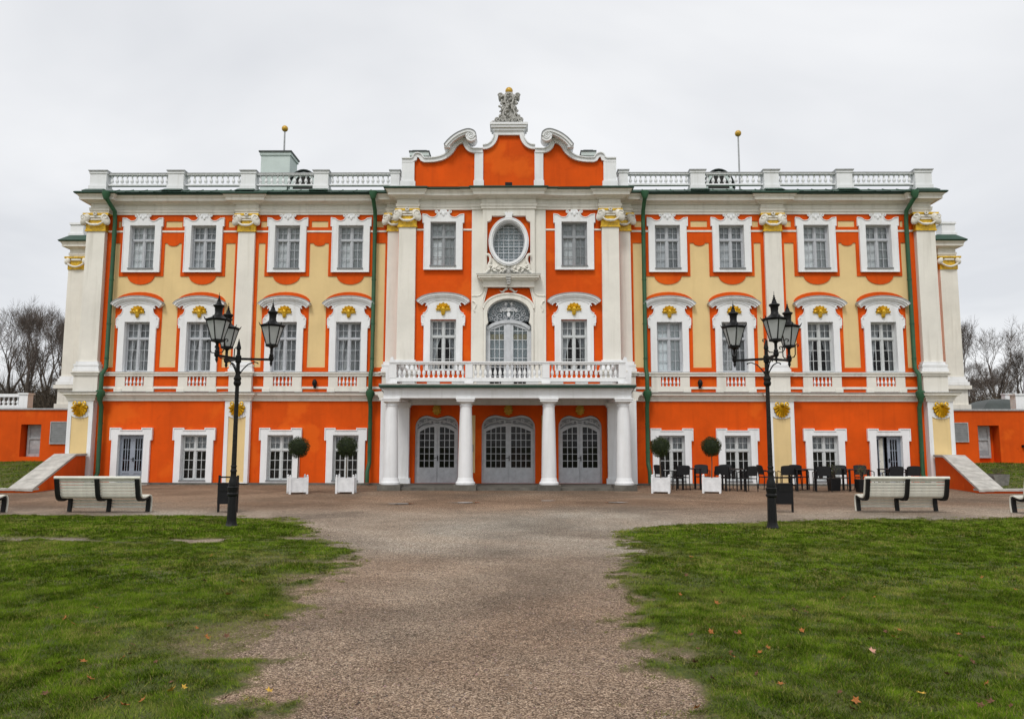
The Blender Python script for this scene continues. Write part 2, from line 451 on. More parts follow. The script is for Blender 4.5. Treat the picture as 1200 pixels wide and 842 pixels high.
def link(name, me, parent=None, loc=(0, 0, 0), rot=(0, 0, 0), scale=None):
    o = bpy.data.objects.new(name, me)
    COL.objects.link(o)
    o.location = loc; o.rotation_euler = rot
    if scale is not None: o.scale = scale
    if parent is not None: o.parent = parent
    return o
def empty(name, loc=(0, 0, 0), rz=0.0):
    o = link(name, None, None, loc, (0, 0, rz)); o.empty_display_size = 0.3
    return o
def tag(o, label, cat, group=None, kind=None):
    o['label'] = label; o['category'] = cat
    if group: o['group'] = group
    if kind: o['kind'] = kind
    return o
def structure(o, label=None, cat=None):
    o['kind'] = 'structure'
    if label: o['label'] = label
    if cat: o['category'] = cat
    return o
def copy_tree(o, parent=None):
    c = o.copy(); COL.objects.link(c)
    if parent is not None: c.parent = parent
    for ch in list(o.children): copy_tree(ch, c)
    return c
def mir(loop): return [(-a, b) for a, b in reversed(loop)]
def rect(x0, x1, z0, z1): return [(x0, z0), (x1, z0), (x1, z1), (x0, z1)]
def arc(cx, cz, rx, rz, a0, a1, n):
    return [(cx + rx * math.cos(R(a0 + (a1 - a0) * i / n)), cz + rz * math.sin(R(a0 + (a1 - a0) * i / n))) for i in range(n + 1)]
def smooth_path(pts, n=6):
    # Catmull-Rom through the points
    res = []
    P = [Vector(p) for p in pts]
    for i in range(len(P) - 1):
        p0, p1, p2, p3 = P[max(i - 1, 0)], P[i], P[i + 1], P[min(i + 2, len(P) - 1)]
        for k in range(n):
            t = k / n
            res.append(0.5 * ((2 * p1) + (p2 - p0) * t + (2 * p0 - 5 * p1 + 4 * p2 - p3) * t * t + (3 * p1 - p0 - 3 * p2 + p3) * t ** 3))
    res.append(P[-1])
    return [tuple(p) for p in res]

# ================================================================== THE PALACE
palace = empty('palace', (0, 0, 0))
tag(palace, 'three storey baroque palace with orange and ochre stucco, white pilasters and green roof', 'palace')
WX = [15.02, 12.50, 9.06, 6.46]           # window axes of a wing, outermost first
OW = 0.51                                  # half width of a window opening
Z_UP0, Z_UP1 = 8.70, 10.49                 # upper opening
Z_MI0, Z_MI1 = 4.47, 6.49                  # middle opening
Z_GR0, Z_GR1 = 0.17, 1.95                  # ground opening

# ---- walls of the two wings
for s in (-1, 1):
    f = (lambda lp: lp) if s < 0 else mir
    holes = [f(rect(-x - OW - .015, -x + OW + .015, 0.02 if k == 0 else Z_GR0 - .015, Z_GR1 + .015)) for k, x in enumerate(WX)]
    w = MB().prism([f(rect(-17.2, -4.3, -0.4, 3.62))] + holes, 0.0, 0.32)
    w.build('ground_storey_wall', 'orange', palace)
    holes = [f(rect(-x - OW - .015, -x + OW + .015, a - .015, b + .015)) for x in WX for a, b in ((Z_MI0, Z_MI1), (Z_UP0, Z_UP1))]
    MB().prism([f(rect(-17.2, -4.3, 3.62, 11.3))] + holes, 0.002, 0.32).build('upper_wall', 'ochre', palace)
    # raised orange framing: one sheet, pierced where the ochre fields show
    def field(xa, xb, w1, w2):
        z0, zt = 4.65, 9.76
        p = [(xa, z0), (xa, zt)]
        for i, xc in enumerate((w1, w2)):
            p += [(xc - .91, zt), (xc - .91, 8.38), (xc - .55, 8.38)]
            p += arc(xc, 8.40, .55, .36, 180, 360, 12)[1:-1]
            p += [(xc + .55, 8.38), (xc + .91, 8.38), (xc + .91, zt)]
            if i == 0:
                mid = (w1 + w2) / 2
                p += [(mid - .26, zt)] + arc(mid, zt + .01, .24, .13, 180, 360, 8) + [(mid + .26, zt)]
        p += [(xb, zt), (xb, z0)]
        for xc in (w2, w1):
            p += [(xc + .93, z0), (xc + .95, 7.30)] + arc(xc, 7.30, 1.0, .43, 8, 172, 12) + [(xc - .95, 7.30), (xc - .93, z0)]
        return p
    fields = [field(-16.28, -11.20, -WX[0], -WX[1]), field(-10.25, -5.05, -WX[2], -WX[3])]
    smalls = [rect(-14.10, -13.42, 10.42, 10.68), rect(-8.10, -7.42, 10.42, 10.68), rect(-16.06, -15.94, 10.42, 10.68), rect(-11.52, -11.26, 10.42, 10.68),
              rect(-10.18, -9.93, 10.42, 10.68), rect(-5.52, -5.14, 10.42, 10.68)]
    wins = [rect(-x - OW - .015, -x + OW + .015, Z_UP0 - .015, Z_UP1 + .015) for x in WX]
    wins += [rect(-x - OW - .015, -x + OW + .015, Z_MI0 - .015, Z_MI1 + .015) for x in WX]
    MB().prism([f(rect(-16.6, -4.44, 3.62, 10.97))] + [f(q) for q in fields + smalls + wins], -0.03, 0.0).build('framing_band', 'orange', palace)
    # outer flank and the wall's return
    MB().box(*sorted((s * 17.2, s * 16.9)), 0.325, 12, -0.3, 11.4).build('side_wall', 'ochre', palace)
    MB().box(*sorted((s * 4.415, s * 4.1)), -0.31, 0.02, -0.3, 11.2).build('projection_return_wall', 'orange', palace)
MB().box(-17.0, 17.0, 11.8, 12.0, -0.3, 11.5).build('rear_wall', 'ochre', palace)
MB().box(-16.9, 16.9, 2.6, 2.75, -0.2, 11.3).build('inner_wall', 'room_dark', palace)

# ---- central projection (three bays)
CY = -0.65
UPX, MIX = 2.62, 2.58
def arch_opening(hw, z0, zs, rise, n=14):
    return [(-hw, z0), (hw, z0)] + arc(0, zs, hw, rise, 0, 180, n)
DOORC, DOORS = 1.04, 0.845
def door_outline(hw, h, grow=0.0):
    # round-shouldered door head with two swellings and a dip between them
    pts = [(-hw, 0.0)] + [(-hw, h * .80)]
    curve = [(-hw, h * .80), (-hw * .97, h * .88), (-hw * .80, h * .965), (-hw * .52, h), (-hw * .28, h * .985), (0, h * .962)]
    cs = smooth_path(curve, 5)
    left = [(-hw, 0.0)] + cs
    g = [(a * (1 + grow / hw), b + (grow if b > .1 else 0)) for a, b in left]
    return g + [(-a, b) for a, b in reversed(g[:-1])]
cw_holes = []
for sx in (-1, 1):
    cw_holes.append(rect(sx * UPX - OW - .015, sx * UPX + OW + .015, 8.68 - .015, 10.44 + .015))
    cw_holes.append(rect(sx * MIX - OW - .015, sx * MIX + OW + .015, Z_MI0 - .015, Z_MI1 - .015))
    cw_holes.append([(a + sx * 2.79, b + .10) for a, b in door_outline(DOORS, 2.62)])
cw_holes.append([(a, b + .10) for a, b in door_outline(DOORC, 2.64)])
cw_holes.append([(a, b) for a, b in arch_opening(.93, 3.80, 6.80, .55)])
cw_holes.append(arc(0, 9.58, .66, .85, 0, 360, 40)[:-1])
MB().prism([rect(-4.42, 4.42, -0.3, 11.2)] + cw_holes, CY, CY + .33).build('central_wall', 'orange', palace)

# ---- white pilasters
def pilaster_upper(xc, yf, hw, ped=True, half=None):
    m_ = MB()
    m_.box(xc - hw, xc + hw, yf, 0.02, 4.86, 10.30, tx=0.012, ty=0.0)
    p = m_.build('pilaster', 'cream', palace)
    b = MB()
    for (g, z0, z1) in ((.14, 4.47, 4.58), (.105, 4.58, 4.68), (.12, 4.68, 4.76), (.06, 4.76, 4.868)):
        b.box(xc - hw - g, xc + hw + g, yf - g * .7, 0.03, z0, z1)
    b.build('base', 'white', p)
    cap = MB()
    cap.box(xc - hw - .02, xc + hw + .02, yf - .03, 0.03, 10.25, 10.86)
    cap.box(xc - hw - .14, xc + hw + .14, yf - .10, 0.03, 10.86, 10.945)
    cap.box(xc - hw - .045, xc + hw + .045, yf - .05, 0.03, 10.20, 10.25)
    cp = cap.build('capital', 'gold', p)
    vol = MB()
    w = hw + .05
    for sx in (-1, 1):
        rot = Matrix.Rotation(R(-30 * sx), 3, 'Y')
        vol.ell((xc + sx * (w - .02), yf - .08, 10.67), (.165, .12, .265), 12, 8, rot)
        sp = [(xc + sx * (w + .02 - .12 * math.cos(a) * (1 - a / 9)), yf - .19, 10.74 + .12 * math.sin(a) * (1 - a / 9)) for a in np.linspace(0, 7, 16)]
        vol.tube(sp, .022, 6)
    sw = [(xc + t * (w - .06), yf - .13, 10.42 + .16 * t * t + (.02 if abs(t) < .3 else 0)) for t in np.linspace(-1, 1, 11)]
    vol.tube(sw, [.03 + .03 * (1 - abs(t)) for t in np.linspace(-1, 1, 11)], 8)
    vol.box(xc - hw * .62, xc + hw * .62, yf - .09, yf, 10.75, 10.84)
    vol.box(xc - hw * .55, xc + hw * .55, yf - .07, yf, 10.66, 10.715)
    for a in range(6):
        vol.ell((xc + .055 * math.cos(a * PI / 3), yf - .13, 10.90 + .055 * math.sin(a * PI / 3)), (.036, .04, .036), 6, 4)
    vol.build('volutes', 'cream', p, smooth=50)
    if ped:
        q = MB()
        q.box(xc - hw - .10, xc + hw + .10, yf - .06, 0.03, 3.66, 4.31)
        q.box(xc - hw - .16, xc + hw + .16, yf - .12, 0.03, 4.31, 4.40)
        q.box(xc - hw - .22, xc + hw + .22, yf - .17, 0.03, 4.40, 4.455)
        q.build('pedestal', 'cream', p)
    return p
def scallop(w, h, n=9, down=False, depth=.10, span=105):
    # ribbed scallop shell; local, hinge at origin, fan opening upward (+z) or downward
    m_ = MB(); sg = -1 if down else 1; base = .28 if span > 95 else .12
    hinge = (0, -depth * .5, 0)
    for k in range(n):
        a0 = -span + 2 * span * k / n; a1 = -span + 2 * span * (k + 1) / n; am = (a0 + a1) / 2
        def pt(a, f, y): return (w * .5 * f * math.sin(R(a)), y, sg * (h * base + h * (1 - base) * f * math.cos(R(a)) if f > .01 else 0))
        L_ = [pt(a0, .93, -.01), pt((a0 + am) / 2, 1.0, -depth * .6), pt(am, 1.06, -depth), pt((a1 + am) / 2, 1.0, -depth * .6), pt(a1, .93, -.01)]
        I_ = [pt(a0, .3, -depth * .5), pt(am, .3, -depth * 1.1), pt(a1, .3, -depth * .5)]
        vs = L_ + I_ + [(0, -depth * .6, 0)]
        m_.add(vs, [(0, 1, 5), (1, 2, 6, 5), (2, 3, 7, 6), (3, 4, 7), (5, 6, 8), (6, 7, 8), (0, 5, 8), (4, 8, 7)])
        m_.add([(p[0], 0.0, p[2]) for p in (L_[0], L_[2], L_[4])] + [(0, 0, 0)], [(0, 1, 2, 3)])
    m_.ell((0, -depth * .7, 0), (w * .13, depth * .7, h * .16), 8, 6)
    return m_
SHELL_DOWN = scallop(.64, .52, 9, True, .11, 86)
for sx in (-1, 1):
    SHELL_DOWN.tube([(sx * (.19 + .06 * math.cos(a)), -.08, .0 + .06 * math.sin(a)) for a in np.linspace(0, 2 * PI, 13)], .03, 6)
SHELL_DOWN = SHELL_DOWN.mesh('shell_ornament', 'gold', 40)
SHELL_UP = scallop(.56, .34, 7, False, .09)
SHELL_UP.ell((0, -.04, -.05), (.085, .06, .11), 8, 6).ell((0, -.10, .10), (.075, .05, .085), 8, 6)
for sx in (-1, 1):
    SHELL_UP.tube([(sx * (.02 + .26 * t), -.06 + .02 * t, -.02 + .12 * math.sin(PI * t) + .04 * t) for t in np.linspace(0, 1, 7)], [.035, .035, .03, .03, .026, .022, .015], 6)
SHELL_UP = SHELL_UP.mesh('shell_ornament', 'gold', 40)
def pilaster_lower(xc, yf, hw, zb):
    inn = hw - .155
    za = 2.70
    niche = [(xc - inn, zb), (xc + inn, zb), (xc + inn, za)] + arc(xc, za, inn - .03, -.09, 0, 180, 8)[1:-1] + [(xc - inn, za)]
    m_ = MB().box(xc - hw, xc + hw, yf + .05, 0.02, 0.06, 3.30)
    m_.prism([rect(xc - hw, xc + hw, 0.06, 3.30), niche], yf, yf + .05)
    p = m_.build('pedestal_pier', 'white', palace)
    MB().prism([[(a, b) for a, b in niche]], yf + .03, yf + .052).build('ochre_panel', 'ochre', p)
    link('shell_ornament', SHELL_DOWN, p, (xc, yf - .01, 3.18))
    return p
for s in (-1, 1):
    pilaster_upper(s * 16.86, -.25, .385)
    pilaster_lower(s * 16.99, -.30, .50, 0.10)
    pilaster_upper(s * 10.72, -.16, .35)
    pilaster_lower(s * 10.78, -.20, .50, 0.10)
    pilaster_upper(s * 4.66, -.20, .285)
    pilaster_upper(s * 4.05, CY - .15, .35)
    MB().box(*sorted((s * 4.98, s * 4.32)), CY - .06, -.05, 0.08, 3.30).build('corner_pier', 'white', palace)

# ---- entablature: one plan path with breaks over the pilasters
def plan(extra=0.0):
    L = [(-17.2, 8.0), (-17.2 - .12, 8.0 - .0)]
    L = [(-17.09, 8.0), (-17.09, -.28), (-16.36, -.28), (-16.36, -.06), (-11.17, -.06), (-11.17, -.18), (-10.27, -.18), (-10.27, -.06),
         (-4.98, -.06), (-4.98, -.22), (-4.46, -.22), (-4.46, CY - .18), (-3.62, CY - .18), (-3.60, CY - .06),
         (-1.50, CY - .06), (-1.50, CY - .10), (-1.08, CY - .10), (-1.08, CY - .22)]
    return L + [(-a, b) for a, b in reversed(L)]
ZA = 10.94
PL = plan()
MB().sweep(PL, [(-.5, ZA), (.02, ZA), (.02, ZA + .10), (.05, ZA + .10), (.05, ZA + .20), (.07, ZA + .22), (.01, ZA + .24), (.01, ZA + .40), (-.5, ZA + .40)]).build('architrave', 'cream', palace)
MB().sweep(PL, [(-.5, ZA + .402), (.06, ZA + .402), (.10, ZA + .44), (.18, ZA + .46), (.21, ZA + .48), (.33, ZA + .49), (.33, ZA + .60), (.36, ZA + .62), (.39, ZA + .68), (.43, ZA + .70), (-.5, ZA + .70)]).build('cornice', 'cream', palace)
MB().sweep(PL, [(-.6, ZA + .703), (.46, ZA + .703), (.49, ZA + .73), (.49, ZA + .77), (.44, ZA + .80), (-.6, ZA + .98)]).build('eaves_gutter', 'roof_green', palace)
# roof over the wings, with standing seams
for s in (-1, 1):
    x0, x1 = (-17.6, -4.6) if s < 0 else (4.6, 17.6)
    rf = MB()
    rf.add([(x0, -.62, 11.72), (x1, -.62, 11.72), (x1, .05, 12.03), (x0, .05, 12.03), (x0, 12.2, 13.3), (x1, 12.2, 13.3)], [(0, 1, 2, 3), (3, 2, 5, 4)])
    for k in range(22):
        xx = x0 + .3 + k * .58
        rf.tube([(xx, -.62, 11.73), (xx, .05, 12.04)], .018, 4)
    rf.build('roof', 'roof_green', palace)
MB().add([(-4.7, -1.2, 11.73), (4.7, -1.2, 11.73), (4.7, .1, 11.98), (-4.7, .1, 11.98), (4.7, 12.2, 13.3), (-4.7, 12.2, 13.3)], [(0, 1, 2, 3), (3, 2, 4, 5)]).build('roof', 'roof_green', palace)

# ---- string cornice over the ground storey, sill band, little cornices
def plan_low():
    L = [(-17.50, 6.0), (-17.50, -.31), (-16.45, -.31), (-16.45, -.02), (-11.30, -.02), (-11.30, -.21), (-10.26, -.21), (-10.26, -.02), (-5.02, -.02), (-5.02, CY - .02)]
    return L
for s in (-1, 1):
    P_ = plan_low() if s < 0 else [(-a, b) for a, b in reversed(plan_low())]
    MB().sweep(P_, [(-.2, 3.30), (.03, 3.30), (.04, 3.40), (.07, 3.43), (.10, 3.50), (.20, 3.53), (.20, 3.58), (.24, 3.62), (.02, 3.652), (-.2, 3.652)]).build('string_cornice', 'cream', palace)
    MB().sweep(P_, [(-.2, 3.654), (.22, 3.626), (.235, 3.632), (-.0, 3.668), (-.2, 3.668)]).build('cornice_flashing', 'board_grey', palace)
    for xa, xb in ((-16.37, -11.22), (-10.22, -4.98)):
        a, b = sorted((s * xa, s * xb))
        m_ = MB().box(a, b, -.12, -.01, 4.30, 4.40).box(a, b, -.16, -.01, 4.40, 4.452)
        m_.box(a, b, -.065, -.01, 3.79, 3.88)
        sb_ = m_.build('sill_band', 'cream', palace)
        MB().box(a, b, -.168, -.115, 4.4525, 4.464).build('flashing', 'board_grey', sb_)
    for xa, xb in ((-16.47, -WX[0] - .77), (-WX[0] + .77, -WX[1] - .77), (-WX[1] + .77, -11.07), (-10.37, -WX[2] - .77), (-WX[2] + .77, -WX[3] - .77), (-WX[3] + .77, -4.92)):
        a, b = sorted((-s * xa, -s * xb))
        MB().box(a, b, -.055, -.01, 10.21, 10.285).build('upper_string', 'cream', palace)
    MB().box(*sorted((s * 17.5, s * 4.9)), -.13, .1, -0.2, .075).build('stone_plinth', 'dark_stone', palace)
for s in (-1, 1):
    for xa, xb in ((3.70, UPX + .77), (UPX - .77, 1.47)):
        a, b = sorted((s * xa, s * xb))
        MB().box(a, b, CY - .03, CY + .01, 10.10, 10.17).build('upper_string', 'cream', palace)

# ---- windows: built once per kind, then copied part by part
def sash_mesh(z0, z1, hw=OW, mat='frame_grey', tr=.33):
    m_ = MB(); y0, y1 = .10, .16
    fw = .045
    zt = z1 - (z1 - z0) * tr
    m_.box(-hw, -hw + fw, y0, y1, z0, z1); m_.box(hw - fw, hw, y0, y1, z0, z1)
    m_.box(-hw + fw, hw - fw, y0, y1, z1 - fw, z1); m_.box(-hw + fw, hw - fw, y0, y1, z0, z0 + fw)
    m_.box(-hw + fw, hw - fw, y0 - .02, y1, zt - .035, zt + .035)
    m_.box(-.035, .035, y0 - .015, y1, z0 + fw, zt - .035); m_.box(-.035, .035, y0 - .015, y1, zt + .035, z1 - fw)
    for sx in (-1, 1):
        xa, xb = (.035, hw - fw) if sx > 0 else (-hw + fw, -.035)
        for (a, b, rows) in ((z0 + fw, zt - .035, 3), (zt + .035, z1 - fw, 2)):
            for xx in (xa + .018, xb - .018): m_.box(xx - .018, xx + .018, y0 + .01, y1 - .01, a, b)
            m_.box(xa + .036, xb - .036, y0 + .01, y1 - .01, a, a + .03); m_.box(xa + .036, xb - .036, y0 + .01, y1 - .01, b - .03, b)
            xm = (xa + xb) / 2
            m_.box(xm - .011, xm + .011, y0 + .02, y1 - .015, a + .03, b - .03)
            for k in range(1, rows):
                zz = a + (b - a) * k / rows
                m_.box(xa + .036, xb - .036, y0 + .022, y1 - .017, zz - .011, zz + .011)
    return m_.mesh('window', mat)
def pane_meshes(z0, z1, hw=OW, tr=.33):
    zt = z1 - (z1 - z0) * tr; res = []
    for sx in (-1, 1):
        xa, xb = (.03, hw - .04) if sx > 0 else (-hw + .04, -.03)
        for a, b in ((z0 + .04, zt - .03), (zt + .03, z1 - .04)):
            tilt = random.uniform(-.006, .006)
            res.append(MB().add([(xa, .134, a), (xb, .134 + tilt, a), (xb, .134 + tilt, b), (xa, .134, b)], [(0, 1, 2, 3)]).mesh('pane', 'glass'))
    return res
def cloth(x0, x1, z0, z1, y=.24, amp=.025, waves=9, mat='curtain', seed=0):
    rr = random.Random(seed); n = 56; m_ = MB(); vs = []; fs = []
    ph = rr.uniform(0, 6)
    for i in range(n + 1):
        t = i / n
        yy = y + amp * math.sin(t * waves * 2 * PI + ph + 1.3 * math.sin(5 * t + ph)) + amp * .5 * math.sin(t * waves * 4.3 * PI + ph)
        vs += [(x0 + (x1 - x0) * t, yy, z0), (x0 + (x1 - x0) * t, yy + .01 * math.sin(9 * t), z1)]
    fs = [(2 * i, 2 * i + 2, 2 * i + 3, 2 * i + 1) for i in range(n)]
    return m_.add(vs, fs).mesh('curtain', mat)
def drapes(hw, z0, z1, mat, seed):
    # two swagged curtains drawn to the sides over a thin net
    m_ = MB(); rr = random.Random(seed)
    for sx in (-1, 1):
        n, k_ = 18, 10
        vs, fs = [], []
        for j in range(k_ + 1):
            v = j / k_
            w_in = .02 + .30 * (math.sin(PI * (1 - v) * .62) ** 2)
            for i in range(n + 1):
                t = i / n
                x = hw - (hw - w_in) * t
                vs.append((sx * x, .24 + .010 * math.sin(t * 22 + v * 2 + seed), z0 + (z1 - z0) * v))
        for j in range(k_):
            for i in range(n):
                a = j * (n + 1) + i
                fs.append((a, a + 1, a + n + 2, a + n + 1))
        m_.add(vs, fs)
    return m_.mesh('curtain', mat)

def surround_upper():
    hw = OW + .002
    L = [(-.775, 8.55), (-.775, 10.44), (-.835, 10.44), (-.835, 10.80), (-.70, 10.80), (-.66, 10.775), (-.55, 10.69), (-.45, 10.66), (-.35, 10.675), (-.27, 10.73), (-.235, 10.81), (-.245, 10.87),
         (-.285, 10.885), (-.31, 10.91), (-.285, 10.945), (-.225, 10.95), (-.18, 10.90), (-.155, 10.92), (-.12, 10.985), (0, 10.99)]
    lp = L + [(-a, b) for a, b in reversed(L[:-1])]
    m_ = MB().prism([lp, rect(-hw, hw, Z_UP0, Z_UP1)], -.11, .115)
    m_.box(-.775, .775, -.135, -.10, 8.53, 8.57)
    m_.band([(-.775, 8.57), (-.775, 10.44), (-.835, 10.44), (-.835, 10.80)], -.035, .0, -.13, -.10)
    m_.band([(.775, 8.57), (.775, 10.44), (.835, 10.44), (.835, 10.80)], .0, .035, -.13, -.10)
    edge = [(-.835, 10.80), (-.66, 10.775), (-.55, 10.69), (-.45, 10.66), (-.35, 10.675), (-.27, 10.73), (-.225, 10.83)]
    for sx in (-1, 1):
        m_.tube([(sx * -a, -.115, b) for a, b in edge], .022, 6)
        m_.tube([(sx * (.275 + .05 * math.cos(a) * (1 - a / 14)), -.12, 10.90 + .05 * math.sin(a) * (1 - a / 14)) for a in np.linspace(-2, 5, 12)], .02, 6)
        m_.ell((sx * .11, -.115, 10.86), (.05, .035, .07), 8, 5)
    m_.ell((0, -.12, 10.80), (.06, .04, .09), 8, 5)
    return m_.mesh('surround', 'white', 35)
def surround_mid():
    hw = OW + .002
    L = [(-.765, 4.455), (-.765, 6.24), (-.85, 6.24), (-.865, 6.64), (-.80, 6.70), (-.80, 6.74), (-.74, 6.745), (-.66, 6.82), (-.61, 6.93), (-.60, 7.02), (-.64, 7.12), (-.74, 7.20), (-.86, 7.235)]
    lp = L + arc(0, 7.235, .86, .22, 180, 0, 12)[1:-1] + [(-a, b) for a, b in reversed(L)]
    m_ = MB().prism([lp, rect(-hw, hw, Z_MI0, Z_MI1)], -.11, .115)
    for sx in (-1, 1):
        m_.tube([(sx * a, -.115, b) for a, b in ((.80, 6.30), (.85, 6.36), (.855, 6.6), (.80, 6.66), (.77, 6.60))], .022, 6)
        m_.tube([(sx * a, -.115, b) for a, b in ((.80, 6.73), (.72, 6.755), (.64, 6.85), (.605, 6.97), (.63, 7.10), (.74, 7.19))], .02, 6)
    return m_.mesh('surround', 'white', 35)
ME_FL = []
def hood_mid():
    path = [(-.94, 7.18), (-.93, 7.22)] + arc(0, 7.21, .92, .27, 172, 8, 16) + [(.93, 7.22), (.94, 7.18)]
    pa = arc(0, 7.09, .98, .34, 171, 9, 18)
    m_ = MB()
    m_.band(pa, -.15, -.06, -.145, -.02); m_.band(pa, -.06, .01, -.20, -.02); m_.band(pa, .01, .075, -.25, -.02); m_.band(pa, .075, .095, -.275, -.02)
    m2 = MB(); m2.band(pa, .0955, .116, -.285, -.02); ME_FL.append(m2.mesh('hood_flashing', 'board_grey'))
    pb = arc(0, 6.95, .74, .34, 165, 15, 14)
    m_.band(pb, -.04, .0, -.13, -.10)
    return m_.mesh('hood', 'white', 30)
def surround_ground(door=False):
    hw = OW + .002
    zb = .03 if door else .06
    L = [(-.765, zb), (-.765, 1.74), (-.84, 1.74), (-.84, 2.23), (-.42, 2.23), (-.42, 2.15), (0, 2.15)]
    lp = L + [(-a, b) for a, b in reversed(L[:-1])]
    if door:
        inner = [(-hw, zb), (-hw, Z_GR1), (hw, Z_GR1), (hw, zb)]
        lp2 = L[1:] + [(-a, b) for a, b in reversed(L[:-1])]
        full = [(-.765, zb)] + lp2 + [(hw, zb), (hw, Z_GR1), (-hw, Z_GR1), (-hw, zb)]
        m_ = MB().prism([full], -.10, .115)
    else:
        m_ = MB().prism([lp, rect(-hw, hw, Z_GR0, Z_GR1)], -.10, .115)
    for a, b, sgn in (([(-.84, 1.74), (-.84, 2.23), (-.42, 2.23), (-.42, 2.15), (.42, 2.15), (.42, 2.23), (.84, 2.23), (.84, 1.74)], 0, 1),):
        m_.band(a, -.03, 0.004, -.125, -.09)
    return m_.mesh('surround', 'white')
ME = dict(su=surround_upper(), sm=surround_mid(), hm=hood_mid(), sg=surround_ground(), sd=surround_ground(True),
          wu=sash_mesh(Z_UP0, Z_UP1), wm=sash_mesh(Z_MI0, Z_MI1), wg=sash_mesh(Z_GR0, Z_GR1, mat='frame_white'), wud=sash_mesh(8.70, 10.49, mat='sash_dark'), wmd=sash_mesh(Z_MI0, Z_MI1, mat='frame_white'),
          pu=pane_meshes(Z_UP0, Z_UP1), pm=pane_meshes(Z_MI0, Z_MI1), pg=pane_meshes(Z_GR0, Z_GR1))
ME['su_sill'] = MB().box(-.53, .53, -.15, .10, Z_UP0 - .035, Z_UP0 + .012).mesh('sill', 'board_grey')
ME['sg_sill'] = MB().box(-.53, .53, -.13, .10, Z_GR0 - .04, Z_GR0 + .012).mesh('sill', 'board_grey')
cu = [cloth(-.55, .55, Z_UP0 - .05, Z_UP1 + .05, y=.20, seed=i, waves=4, amp=.006, mat=('curtain', 'curtain_pale', 'curtain_mid')[i]) for i in range(3)]
cm = [drapes(.55, Z_MI0 - .05, Z_MI1 + .05, 'curtain_dark', i) for i in range(3)]
cm_net = cloth(-.55, .55, Z_MI0 - .05, Z_MI1 + .05, y=.38, seed=9, waves=12, amp=.012)
cblind = cloth(-.55, .55, Z_MI0 - .05, Z_MI1 + .05, y=.2, seed=4, waves=2, amp=.004, mat='blind')
cg = [cloth(-.55, .55, 1.36, Z_GR1 + .05, seed=20 + i, waves=9, amp=.03) for i in range(2)]
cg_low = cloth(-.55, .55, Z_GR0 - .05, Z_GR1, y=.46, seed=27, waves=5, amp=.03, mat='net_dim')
def sub(par, name, me, loc=(0, 0, 0)): return link(name, me, par, loc)
def window_upper(x, y, dz=0.0, i=0, dark=False):
    w = link('window', ME['wud' if dark else 'wu'], palace, (x, y, dz))
    sub(w, 'surround', ME['su']); sub(w, 'sill', ME['su_sill'])
    for p in ME['pu']: sub(w, 'pane', p)
    sub(w, 'curtain', cu[(i + (2 if x > 0 else 0) + (1 if abs(x) > 9 else 0)) % 3])
def window_mid(x, y, dz=0.0, i=0, style=0):
    w = link('window', ME['wmd' if style == 2 else 'wm'], palace, (x, y, dz))
    sub(w, 'surround', ME['sm']); sub(w, 'hood', ME['hm']); sub(w, 'hood_flashing', ME_FL[0]); sub(w, 'shell_ornament', SHELL_UP, (0, -.11, 6.80))
    for p in ME['pm']: sub(w, 'pane', p)
    if style == 0:
        sub(w, 'curtain', cm[i % 3]); sub(w, 'net_curtain', cm_net)
    elif style == 1:
        sub(w, 'blind', cblind)
    else:
        sub(w, 'curtain', cm[i % 3])
def window_ground(x, y, i=0):
    w = link('window', ME['wg'], palace, (x, y, 0))
    sub(w, 'surround', ME['sg']); sub(w, 'sill', ME['sg_sill'])
    for p in ME['pg']: sub(w, 'pane', p)
    sub(w, 'curtain', cg[i % 2]); sub(w, 'net_curtain', cg_low)
# baluster proto and parapet aprons under the middle windows
BAL_PROF = [(.55, 0), (.55, .08), (.30, .11), (.30, .16), (.62, .24), (.82, .36), (.74, .46), (.42, .62), (.30, .76), (.30, .82), (.52, .85), (.52, .90), (.40, .92), (.40, 1.0)]
def baluster_mesh(h, w, mat, n=9):
    return MB().lathe([(r * w, z * h) for r, z in BAL_PROF], n=n).mesh('baluster', mat, 40)
BAL_AP = baluster_mesh(.37, .065, 'white')
BAL_ROOF = baluster_mesh(.41, .088, 'white')
BAL_PORT = baluster_mesh(.48, .078, 'white')
APRON = MB().prism([rect(-.76, .76, 3.68, 4.305), rect(-.385, .385, 3.90, 4.272)], -.085, -.01)
for sx in (-1, 1): APRON.box(*sorted((sx * .80, sx * .50)), -.11, -.012, 3.665, 3.80)
APRON = APRON.mesh('apron', 'cream')
for s in (-1, 1):
    for k, x in enumerate(WX):
        X = s * x
        window_upper(X, 0, 0, k)
        window_mid(X, 0, 0, k, style=(1 if (s > 0 and k == 3) else 2 if (s > 0 and k < 2) else 0))
        ap = link('apron', APRON, palace, (X, 0, 0))
        for j in range(5): sub(ap, 'baluster', BAL_AP, (-.30 + .15 * j, -.055, 3.902))
        if k > 0: window_ground(X, 0, k)
for s in (-1, 1):
    window_upper(s * UPX, CY, -.05, 1, dark=True)
    w = window_mid(s * MIX, CY, 0, 1, style=2)

